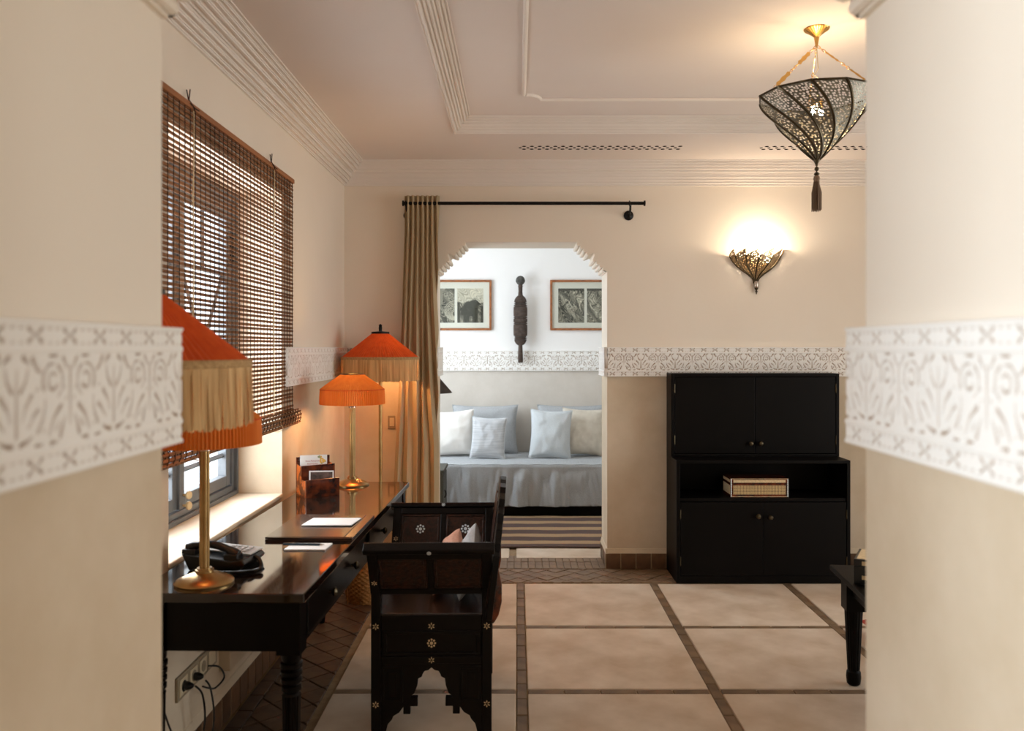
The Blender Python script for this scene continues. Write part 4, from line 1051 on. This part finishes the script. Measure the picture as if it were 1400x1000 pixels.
door(.023, CW/2-.001, U0, .774, 1.261, CW/2-.032, .840, .022); door(CW/2+.001, CW-.023, U0, .774, 1.261, CW/2+.030, .840, CW-.022)
door(.025, CW/2-.001, .0, .048, .497, CW/2-.036, .415, .024); door(CW/2+.001, CW-.025, .0, .048, .497, CW/2+.038, .408, CW-.024)

def inlaid(loc, w_, d_, h_, rz, label, dark, m_in):
    t = thing('inlaid_box', label, 'box', loc, rz)
    MB().box(0, w_, 0, d_, 0, h_*.72).build('box_body', dark, t, bevel=.0015)
    MB().box(0, w_, 0, d_, h_*.735, h_).build('lid', dark, t, bevel=.0015)
    return t
bx = inlaid((1.312, 5.19, .522), .358, .19, .118, R(0), 'wooden box with bone mosaic inlay on the open cabinet shelf', M['burl_dark'], None)
MB().box(.018, .340, -.0012, .004, .018, .074).build('mosaic_panel', M['mosaic'], bx)
MB().box(.018, .340, -.0012, .004, .092, .108).build('mosaic_band', M['bone'], bx)
MB().box(-.0012, .004, .012, .178, .018, .074).build('mosaic_panel', M['bone'], bx); MB().box(-.0012, .004, .012, .178, .092, .108).build('mosaic_band', M['bone'], bx)
for zz in (.0055, .115): MB().box(.006, .352, -.0014, .003, zz-.0012, zz+.0012).build('inlay_line', M['bone'], bx)
pm = MB()
for x in (.0045, .3535):
    for k in range(15): pm.box(x-.0036, x+.0036, -.0022, .003, .004+k*.0076, .004+k*.0076+.0056)
pm.build('inlay_beads', M['pearl'], bx)

# ---------------------------------------------------------------- low table at the right
lt = thing('low_table', 'dark low table with fluted legs at the right edge behind the near wall', 'table', (1.37, 3.70, 0), R(-5.4))
TH = .494
MB().box(0, .70, -.95, 0, TH-.022, TH).build('table_top', M['black_wood'], lt, bevel=.004)
mb = MB(); mb.box(.075, .63, -.085, -.065, TH-.105, TH-.022); mb.box(.075, .63, -.885, -.865, TH-.105, TH-.022); mb.box(.065, .085, -.88, -.07, TH-.105, TH-.022); mb.box(.615, .635, -.88, -.07, TH-.105, TH-.022)
mb.build('apron', M['black_wood'], lt, bevel=.002)
for x in (.080, .62):
    for y in (-.080, -.87):
        mb = MB(); mb.lathe([(.020, 0), (.028, .008), (.031, .035), (.029, .058), (.022, .066), (.022, .07)], 20, (x, y, 0))
        n = 40
        def fl(u, v):
            r = .025+.013*v-(.003 if int(round(u*n)) % 4 == 0 else 0)
            return (x+r*math.cos(2*PI*u), y+r*math.sin(2*PI*u), .066+.264*v)
        mb.grid(n, 6, fl, True); mb.box(x-.041, x+.041, y-.041, y+.041, .325, TH-.023)
        mb.build('leg', M['black_wood'], lt, smooth=True, sharp=30)
b2 = inlaid((1.358, 3.40, TH), .30, .20, .100, R(-28), 'black lacquered box with white inlay strips on the low table', M['black_plastic'], None)
for zz in (.028, .085):
    mb = MB()
    for k in range(9): mb.box(.03+k*.027, .052+k*.027, -.0015, .003, zz-.008, zz+.008)
    mb.build('inlay_strip', M['bone'], b2)
MB().box(.01, .29, .01, .19, .0995, .1012).build('lid_inlay', M['bone'], b2)
pillow('floor_cushion', 'red floor cushion beyond the low table, nearly hidden by the near wall', 'cushion', M['red'], .5, .5, .13, (1.95, 4.35, .062), 0, R(90), 0, seed=5).location = (1.975, 4.25, .068)

# ---------------------------------------------------------------- alcove furniture
ru = thing('striped_rug', 'flat-woven rug with brown and tan stripes in front of the daybed', 'rug', (.05, 6.62, .0))
MB().grid(60, 50, lambda u, v: (-1.0+2.0*u, -.56+1.1*v+.006*math.sin(u*14), .009+.003*noise.noise(Vector((u*9, v*6, 0))))).build('rug_weave', M['rug'], ru, smooth=True, solid=.008)
db = thing('daybed', 'daybed under a draped grey linen coverlet in the alcove', 'daybed', (0, 7.19, 0))
BW = 1.18
MB().box(-BW, BW, .03, .80, .0, .20).build('bed_base', M['black_wood'], db, bevel=.005)
MB().box(-BW+.01, BW-.01, .02, .81, .20, .430).build('mattress', M['linen'], db, bevel=.03, seg=4)
def drape(u, v):
    x = -BW+2*BW*u; s = v*1.205
    if s < .82: y = .83-s; z = .450+.004*noise.noise(Vector((x*4, y*5, 1)))-max(0, (.06-y))*.10
    else:
        d = s-.82; z = .446-d; y = .01-.006*min(1, d*12)
        f = min(1, d/.12)
        y -= f*(.016*math.sin(x*15+2.4*math.sin(x*5)+d*2)*(.4+d*2)+.065*noise.noise(Vector((x*6+d*.8, d*1.8, 3)))+.036*noise.noise(Vector((x*15-d*2, d*3, 5)))+.006*noise.noise(Vector((x*40, d*9, 8))))+.03*d
        y = min(y, -.002-.5*max(0, y))
    return (x, y-.004, max(z, .095))
cov = MB().grid(260, 64, drape).build('coverlet', M['linen'], db, smooth=True, sharp=180, solid=.006)
MB().tube([(-BW+2*BW*k/80, -.003, .4475+.002*math.sin(k)) for k in range(81)], .004, 5).build('seam', M['linen_blue'], cov)
def cush(label, m, xc, w_, h_, y, tilt=12, rz=0, pip=None, seed=0, lean=0, t=.15):
    pillow('cushion', label, 'cushion', m, w_, h_, t, (xc, y, .456), R(rz), R(-tilt), R(lean), 'cushions along the daybed', pip, seed, wr=.0045)
K = lambda px, Y: (px-708)*Y/1150
cush('large grey linen cushion standing behind the ivory and striped cushions, left on the daybed', M['linen'], K(663, 7.87), .62, .455, 7.87, 9, 0, M['linen'], 3)
cush('ivory satin cushion at the left end of the daybed by the curtain', M['satin'], K(617, 7.66), .46, .425, 7.66, 13, 3, None, 4, -3)
cush('small striped grey cushion in front of the large left grey one', M['linen_stripe'], K(666, 7.50), .315, .375, 7.50, 14, -5, M['linen_blue'], 6, 2, .12)
cush('large grey linen cushion at the back of the daybed, mostly hidden on the right', M['linen'], K(783, 7.88), .66, .455, 7.88, 8, 0, M['linen'], 7)
cush('cream satin cushion right of the pale blue one on the daybed', M['satin_cream'], K(797, 7.68), .40, .44, 7.68, 11, 6, None, 8, 3)
cush('pale blue linen cushion in the middle right of the daybed', M['linen_blue'], K(751.5, 7.52), .375, .44, 7.52, 14, -3, M['linen_blue'], 9, 2)

stb = thing('side_table', 'small dark grey-green side cabinet left of the daybed', 'side table', (-.985, 6.50, 0))
MB().box(0, .40, 0, .38, .03, .475).build('cabinet_body', M['green_wood'], stb, bevel=.004)
MB().box(-.012, .412, -.012, .392, .475, .500).build('table_top', M['green_wood'], stb, bevel=.004)
d = MB().box(.40, .406, .03, .35, .06, .455).build('door', M['green_wood'], stb, bevel=.002)
mb = MB().tube([(.410+.012*math.sin(PI*k/6), .10, .33-.06*k/6) for k in range(7)], .005, 6); mb.build('handle', M['iron'], d)
MB().box(.02, .38, -.006, 0, .06, .455).build('door', M['green_wood'], stb, bevel=.002)
al = thing('alcove_lamp', 'table lamp with a dark brown pleated cone shade on the side cabinet', 'lamp', (-.755, 6.80, .50))
MB().lathe([(.08, 0), (.08, .012), (.03, .03), (.02, .08), (.045, .18), (.05, .25), (.02, .36), (.010, .40), (.008, .56)], 24).build('base', M['bronze'], al, smooth=True)
pleated([(.045, .79), (.09, .738), (.135, .686), (.18, .634), (.225, .582), (.2265, .535), (.226, .531)][:5], 80, .02).build('shade', M['dark_shade'], al)
MB().lathe([(.045, .787), (.045, .797), (.004, .80), (.004, .82), (.001, .825)], 20).build('cap', M['iron'], al, smooth=True)
MB().lathe([(.006, .55), (.006, .79)], 8).build('stem', M['iron'], al)

# pictures: two engravings per frame
def engraving(kind):
    W_, H_ = 84, 112
    yy, xx = np.mgrid[0:H_, 0:W_]; x = xx/(W_-1); y = yy/(H_-1)*1.33
    rs = np.random.RandomState(kind*11+3)
    wx = sum(.035*np.sin(rs.uniform(4, 15)*x+rs.uniform(4, 15)*y+rs.uniform(0, 6)) for _ in range(7))
    wy = sum(.035*np.sin(rs.uniform(4, 15)*x+rs.uniform(4, 15)*y+rs.uniform(0, 6)) for _ in range(7))
    lines = np.abs(np.sin(34*(x*rs.uniform(.6, 1)+wx*2.2)+10*wy)); fine = np.abs(np.sin(60*(y*.6+wy*1.5)+22*wx))
    val = .22+.30*(lines > .86)+.16*(fine > .88)+.10*np.sin(9*(x+wx)+7*(y+wy))
    def ell(cx, cy, rx, ry): return ((x+wx*.5-cx)/rx)**2+((y+wy*.5-cy)/ry)**2+.25*(lines-.5)
    def tusk(x0, y0, x1, y1, bend, w):
        for k in range(24):
            t = k/23; cx = x0+(x1-x0)*t+bend*math.sin(PI*t); cy = y0+(y1-y0)*t
            val[np.hypot(x-cx, y-cy) < w*(1-.6*t)] = .85
    if kind == 0:      # tree trunk with coiling ropes
        val[(x > .0) & (x < .36+.1*wx) & (y > .5)] *= .7
        val[(x > .40) & (x < .55) & (y > .7)] = .5
        for k in range(7): val[np.abs(np.hypot(x-1.0, y-.35-.02*k)-.10-.045*k) < .012] = .72
    if kind == 1:      # beast under a light sky
        sky = (y > .80+.12*wx*4); val[sky] = .55+.22*(lines[sky] > .6)+.05
        val[(x > .5) & (y > 1.0+(x-.7)*.4)] += .12
        b = (ell(.50, .52, .36, .30) < 1) | (ell(.66, .70, .17, .20) < 1) | ((y < .5) & (np.abs(x-.35) < .10)) | ((y < .5) & (np.abs(x-.68) < .11)) | (y < .72+.08*np.sin(25*x)) & (np.abs(x-.5) > .40); val[b] = .16+.10*(lines[b] > .8)
        val[(np.abs(ell(.70, .72, .2, .22)-1) < .06)] = .1
    if kind in (2, 3):
        for (cx, cy, rx, ry) in ((.25, .95, .2, .3), (.55, 1.0, .16, .3), (.85, .95, .15, .25), (.4, .5, .1, .3), (.6, .4, .12, .3)):
            e = ell(cx, cy, rx, ry); val[e < 1] += .13; val[np.abs(e-1) < .10] = .12
        if kind == 2: tusk(.42, .82, .60, .55, -.03, .018); tusk(.60, .72, .70, .58, -.02, .014); tusk(.82, .72, .92, .40, -.03, .018)
        else: tusk(.12, .72, .40, .38, -.05, .022); tusk(.50, .22, .85, .35, .0, .016)
        val[y > 1.24] = .24
    val = np.clip(val, .06, .9)
    dark, light = np.array(S(52, 54, 48)[:3]), np.array(S(226, 216, 192)[:3])
    col = dark+(light-dark)*np.clip(val[..., None]*1.25-.16, 0, 1)**1.5
    return W_, H_, np.concatenate([col, np.ones((H_, W_, 1))], 2)
def print_obj(kind, parent, x0, x1, z0, z1, y):
    W_, H_, col = engraving(kind)
    mb = MB().grid(W_-1, H_-1, lambda u, v: (x0+(x1-x0)*u, y, z0+(z1-z0)*v))
    o = mb.build('print', M['print'], parent, recalc=False)
    a = o.data.color_attributes.new('ink', 'FLOAT_COLOR', 'POINT'); a.data.foreach_set('color', col.reshape(-1).astype(np.float32))
def picture(xc, label, kinds):
    t = thing('framed_picture', label, 'picture', (xc, YB-.002, 1.852), 0, 'framed engravings on the alcove wall')
    W_, H_ = .680, .482; fw = .021
    mb = MB()
    for s in (-1, 1):
        mb.prism([(s*W_/2, -H_/2), (s*W_/2, H_/2), (s*(W_/2-fw), H_/2-fw), (s*(W_/2-fw), -H_/2+fw)], -.024, 0, 'y')
        mb.prism([(-W_/2, s*H_/2), (W_/2, s*H_/2), (W_/2-fw, s*(H_/2-fw)), (-W_/2+fw, s*(H_/2-fw))], -.024, 0, 'y')
    mb.build('frame', M['frame_wood'], t, bevel=.003)
    MB().box(-W_/2+fw*.6, W_/2-fw*.6, -.009, -.003, -H_/2+fw*.6, H_/2-fw*.6).build('mount', M['mount'], t)
    for k, (a, b) in zip(kinds, ((-.262, -.0125), (.0125, .262))): print_obj(k, t, a, b, -.168, .160, -.0098)
    MB().box(-W_/2+fw*.8, W_/2-fw*.8, -.0150, -.0135, -H_/2+fw*.8, H_/2-fw*.8).build('glass_pane', M['glass'], t)
sp = 8.04/1150
picture((672-708)*sp-.34, 'left framed pair of engravings in a chestnut frame, partly behind the curtain', (0, 1))
picture((752-708)*sp+.34, 'right framed pair of elephant engravings in a chestnut frame', (2, 3))

# carved wooden paddle figure
wc = thing('wood_carving', 'long dark carved wooden figure hung upright on the alcove wall', 'carving', ((711.5-708)*8.0/1150, YB-.075, 1.304))
def blade(rows, n, flat):
    mb = MB()
    vs = []; fs = []
    for (r, z, f) in rows:
        for k in range(n): a = 2*PI*k/n; vs.append((r*math.cos(a), r*f*math.sin(a), z))
    for i in range(len(rows)-1):
        for k in range(n): fs.append((i*n+k, i*n+(k+1) % n, (i+1)*n+(k+1) % n, (i+1)*n+k))
    fs.append(tuple(reversed(range(n)))); fs.append(tuple((len(rows)-1)*n+k for k in range(n)))
    return mb.add(vs, fs)
rows = [(.024, 0, .8), (.025, .06, .8), (.021, .13, .8), (.020, .165, .8)]
z0b, z1b = .165, .635
for k in range(110):
    t = k/109; e = max(.14, 1-abs(2*(t*.98+.01)-1)**6)**.5
    r = .066*e
    for zc_ in (.12, .15, .18, .42, .46, .54, .58, .78, .82, .86):
        if abs(t-zc_) < .007: r *= .80
    rows.append((r, z0b+(z1b-z0b)*t, .45))
rows += [(.022, .640, .8), (.019, .68, .9), (.020, .715, .9), (.022, .718, .9), (.022, .728, .9), (.019, .732, .9), (.022, .745, .95)]
blade(rows, 28, .4).build('figure_body', M['carving'], wc, smooth=True, sharp=50)
mb = blade([(.026, .742, .8), (.034, .752, .8), (.045, .768, .75), (.044, .785, .75), (.036, .806, .75), (.020, .820, .75), (.004, .824, .75)], 28, .8)
mb.build('head', M['carving_grey'], wc, smooth=True, sharp=60)
mb = MB(); mb.tube([(0, -.016, .745), (0, -.030, .757), (0, -.032, .765)], [.008, .006, .004], 8); mb.ball((-.012, -.028, .768), .004, 8); mb.ball((.012, -.028, .768), .004, 8); mb.box(-.010, .010, -.027, -.02, .748, .751)
mb.build('face', M['carving_grey'], wc, smooth=True)
mb = MB()
for k in range(13):
    z = .215+k*.031; mb.box(-.052, .052, -.0305, -.024, z-.0012, z+.0012)
mb.build('carved_lines', M['carving_grey'], wc)
MB().tube([(0, .02, .70), (0, .05, .72), (0, .075, .74)], .003, 5).build('hook', M['iron'], wc)

# ---------------------------------------------------------------- pierced metal lamps
def gore_mesh(name, fn, nu, nv, m, parent, solid=0):
    me = bpy.data.meshes.new(name)
    co = []; uv = []; ed = []
    for j in range(nv+1):
        row = [Vector(fn(i/nu, j/nv)) for i in range(nu+1)]
        L = [0]
        for a, b in zip(row, row[1:]): L.append(L[-1]+(b-a).length)
        for i in range(nu+1): co.append(row[i]); uv.append(L[i]-L[-1]/2); ed.append(min(L[i], L[-1]-L[i]))
    acc = [0]; mid = nu//2
    for j in range(nv): acc.append(acc[-1]+(co[(j+1)*(nu+1)+mid]-co[j*(nu+1)+mid]).length)
    fs = [(j*(nu+1)+i, j*(nu+1)+i+1, (j+1)*(nu+1)+i+1, (j+1)*(nu+1)+i) for j in range(nv) for i in range(nu)]
    me.from_pydata(co, [], fs)
    ul = me.uv_layers.new(name='UVMap')
    for lp_ in me.loops: vi = lp_.vertex_index; ul.data[lp_.index].uv = (uv[vi]+.5, acc[vi//(nu+1)]+.3)
    for vi in range(len(ed)):
        hgt = acc[vi//(nu+1)]; ed[vi] = min(ed[vi], acc[-1]-hgt)
    a = me.attributes.new('edge', 'FLOAT', 'POINT'); a.data.foreach_set('value', ed)
    me.polygons.foreach_set('use_smooth', [True]*len(fs)); me.materials.append(m)
    o = bpy.data.objects.new(name, me); C.objects.link(o); o.parent = parent
    return o
PX, PY = 1.19, 3.35
pe = thing('pendant_lamp', 'twisted pierced bronze pendant lamp with a tassel hanging from the ceiling', 'pendant lamp', (PX, PY, 0))
NG = 11; zr, zb_ = 2.452, 2.196; tw = R(-82)
def prad(v): return .012+.214*(1-(1-v)**1.25)          # v=0 tip, v=1 rim
def pang(v): return tw*(v**.75)
def pgore(k):
    def fn(u, v):
        r = prad(v); a = 2*PI*(k+u)/NG+pang(v)
        bul = math.cos(PI/NG)/math.cos(PI/NG*(2*u-1))
        return (r*bul*math.cos(a), r*bul*math.sin(a), zb_+(zr-zb_)*v)
    return fn
for k in range(NG):
    gore_mesh('shade_panel', pgore(k), 10, 22, M['pierced'], pe)
    MB().tube([tuple(Vector(pgore(k)(0, j/22))*1.0) for j in range(23)], [.0030+.0028*j/22 for j in range(23)], 6).build('rib', M['bronze'], pe, smooth=True)
rimp = [tuple(pgore(k)(u/4, 1)) for k in range(NG) for u in range(4)]
MB().tube(rimp, .004, 6, True).build('rim', M['bronze'], pe, smooth=True)
MB().lathe([(.004, zb_-.022), (.008, zb_-.012), (.014, zb_), (.018, zb_+.012)], 16).build('tip_cap', M['bronze'], pe, smooth=True)
# canopy, ribbed
def can(u, v):
    r = .010+.038*v**1.2; r *= 1+.035*math.cos(24*2*PI*u)*v
    return (r*math.cos(2*PI*u), r*math.sin(2*PI*u), 2.684+.031*v)
mb = MB().grid(96, 12, can, True); mb.lathe([(.046, 2.714), (.050, 2.7185)], 48); mb.lathe([(.005, 2.648), (.007, 2.664), (.011, 2.685)], 14)
mb.build('canopy', M['brass_light'], pe, smooth=True)
for k in range(3):
    a = R(200+120*k); ca, sa = math.cos(a), math.sin(a)
    p0 = Vector((.004*ca, .004*sa, 2.648)); p1 = Vector((.212*ca, .212*sa, zr+.002))
    mb = MB(); n = 22
    dirv = (p1-p0); side = Vector((-sa, ca, 0)); nup = dirv.cross(side).normalized()
    for j in range(n):
        t0, t1 = j/n, (j+1)/n
        if 3 <= j < 9 or 13 <= j < 20: continue
        c = p0+dirv*((t0+t1)/2); L = dirv.length/n*.72; d_ = dirv.normalized()
        ax2 = side if j % 2 else nup
        mb.tube([c+d_*L*math.cos(q*PI/4)+ax2*.0042*math.sin(q*PI/4) for q in range(8)], .0012, 4, True)
    for (a0, a1) in ((3, 9), (13, 20)):
        q = [(0, 0), (.12, .009), (.3, .006), (.5, .0095), (.7, .006), (.88, .009), (1, 0)]
        L1 = []; L2 = []
        for t_, w_ in q:
            b_ = p0+dirv*((a0+(a1-a0)*t_)/n); w_ *= 1 if k == 0 else .4; L1.append(b_+nup*w_); L2.append(b_-nup*w_)
        vs = [v+side*.0012 for v in L1]+[v+side*.0012 for v in reversed(L2)]+[v-side*.0012 for v in L1]+[v-side*.0012 for v in reversed(L2)]
        m_ = len(vs)//2
        mb.add(vs, [tuple(range(m_)), tuple(reversed(range(m_, 2*m_)))]+[(i, (i+1) % m_, (i+1) % m_+m_, i+m_) for i in range(m_)])
    mb.build('chain', M['brass_light'], pe)
MB().tube([(0, 0, 2.65), (.006, 0, 2.56), (-.008, .004, 2.535), (.01, 0, 2.52), (0, 0, 2.40)], .0018, 5).build('flex', M['cord'], pe)
mb = MB().lathe([(.003, zb_-.05), (.003, zb_-.02)], 8); mb.ball((0, 0, zb_-.036), .009, 12); mb.ball((0, 0, zb_-.056), .011, 12, .7); mb.ball((0, 0, zb_-.021), .005, 10)
mb.build('bead', M['bronze'], pe, smooth=True)
mb = MB().lathe([(.004, zb_-.060), (.011, zb_-.066), (.013, zb_-.076), (.010, zb_-.084), (.012, zb_-.088)], 16)
mb.build('tassel_head', M['tassel'], pe, smooth=True)
mb = MB()
for k in range(90):
    a = random.uniform(0, 2*PI); r0 = .010*math.sqrt(random.random()); r1 = .020*math.sqrt(random.random())
    zz = zb_-.200+random.uniform(-.006, .006)
    mb.tube([(r0*math.cos(a), r0*math.sin(a), zb_-.082), (r1*1.02*math.cos(a+.1), r1*1.02*math.sin(a+.1), zb_-.13), (r1*math.cos(a+.2), r1*math.sin(a+.2), zz)], .0013, 3)
o = mb.build('tassel_strands', M['tassel'], pe); o['kind'] = 'stuff'
for i, (dx, dy, dz) in enumerate(((-.022, -.02, 2.385), (.024, .02, 2.392))):
    MB().ball((dx, dy, dz), .011, 12, 1.4).build('bulb', M['bulb_hot'], pe, smooth=True)
    MB().lathe([(.008, dz+.018), (.008, dz+.05)], 8, (dx, dy, 0)).build('lamp_holder', M['brass'], pe, smooth=True)
point('pendant_light', (0, 0, 2.395), P_PENDANT, (1, .72, .42), .03, pe)

SX, SZ = (1033-708)/208.3, 0
wl = thing('wall_sconce', 'pierced brass fan-shaped wall sconce glowing on the far wall', 'wall lamp', (SX, YF, 0))
zs0, zs1 = 1.878, 2.055; NS = 6
prf = [(.013, 0), (.015, .10), (.024, .20), (.052, .34), (.090, .48), (.125, .64), (.150, .80), (.172, 1.0)]
def srad(v):
    for (r0, t0), (r1, t1) in zip(prf, prf[1:]):
        if v <= t1+1e-9: return r0+(r1-r0)*(v-t0)/(t1-t0)
    return prf[-1][0]
def sgore(k):
    def fn(u, v):
        r = srad(v)*(1+.06*u*v); a = PI+PI*(k+u)/NS+R(14)*(v-1)*math.sin(PI*(k+.5)/NS)
        z = zs0+(zs1-zs0)*v+.042*u*v**4-.010
        y = r*math.sin(a)*.62-.004
        return (r*math.cos(a), min(y, -.003), z)
    return fn
for k in range(NS):
    gore_mesh('shade_panel', sgore(k), 8, 20, M['pierced_brass'], wl)
    for u in ((0, 1) if k == NS-1 else (0,)):
        MB().tube([sgore(k)(u, j/20) for j in range(21)], .0042, 6).build('rib', M['bronze'], wl, smooth=True)
    MB().tube([sgore(k)(u/6, 1) for u in range(7)], .0036, 5).build('rim', M['brass'], wl, smooth=True)
MB().lathe([(.012, 1.838), (.015, 1.842), (.015, 1.872), (.012, 1.882)], 18, (0, -.018, 0)).build('cup', M['silver'], wl, smooth=True)
MB().lathe([(.001, 1.796), (.005, 1.800), (.003, 1.806), (.010, 1.814), (.004, 1.820), (.008, 1.828), (.013, 1.836), (.013, 1.840)], 14, (0, -.018, 0)).build('finial', M['bronze'], wl, smooth=True)
MB().prism([(srad(v/20)*.94, zs0+(zs1-zs0)*v/20) for v in range(20)]+[(-srad(v/20)*.94, zs0+(zs1-zs0)*v/20) for v in reversed(range(20))], -.004, -.0005, 'y').build('dimming_plate', M['bronze'], wl)  # plate added to dim the lit wall behind the pierced holes
MB().tube([(.0, -.02, 1.93), (.03, -.04, 1.975), (.055, -.05, 1.995)], .007, 8).build('lamp_holder', M['brass'], wl, smooth=True)
MB().ball((.062, -.052, 2.012), .016, 14, 1.35).build('bulb', M['bulb_hot'], wl, smooth=True)
point('sconce_light', (.02, -.085, 2.065), P_SCONCE, (1, .80, .58), .03, wl)
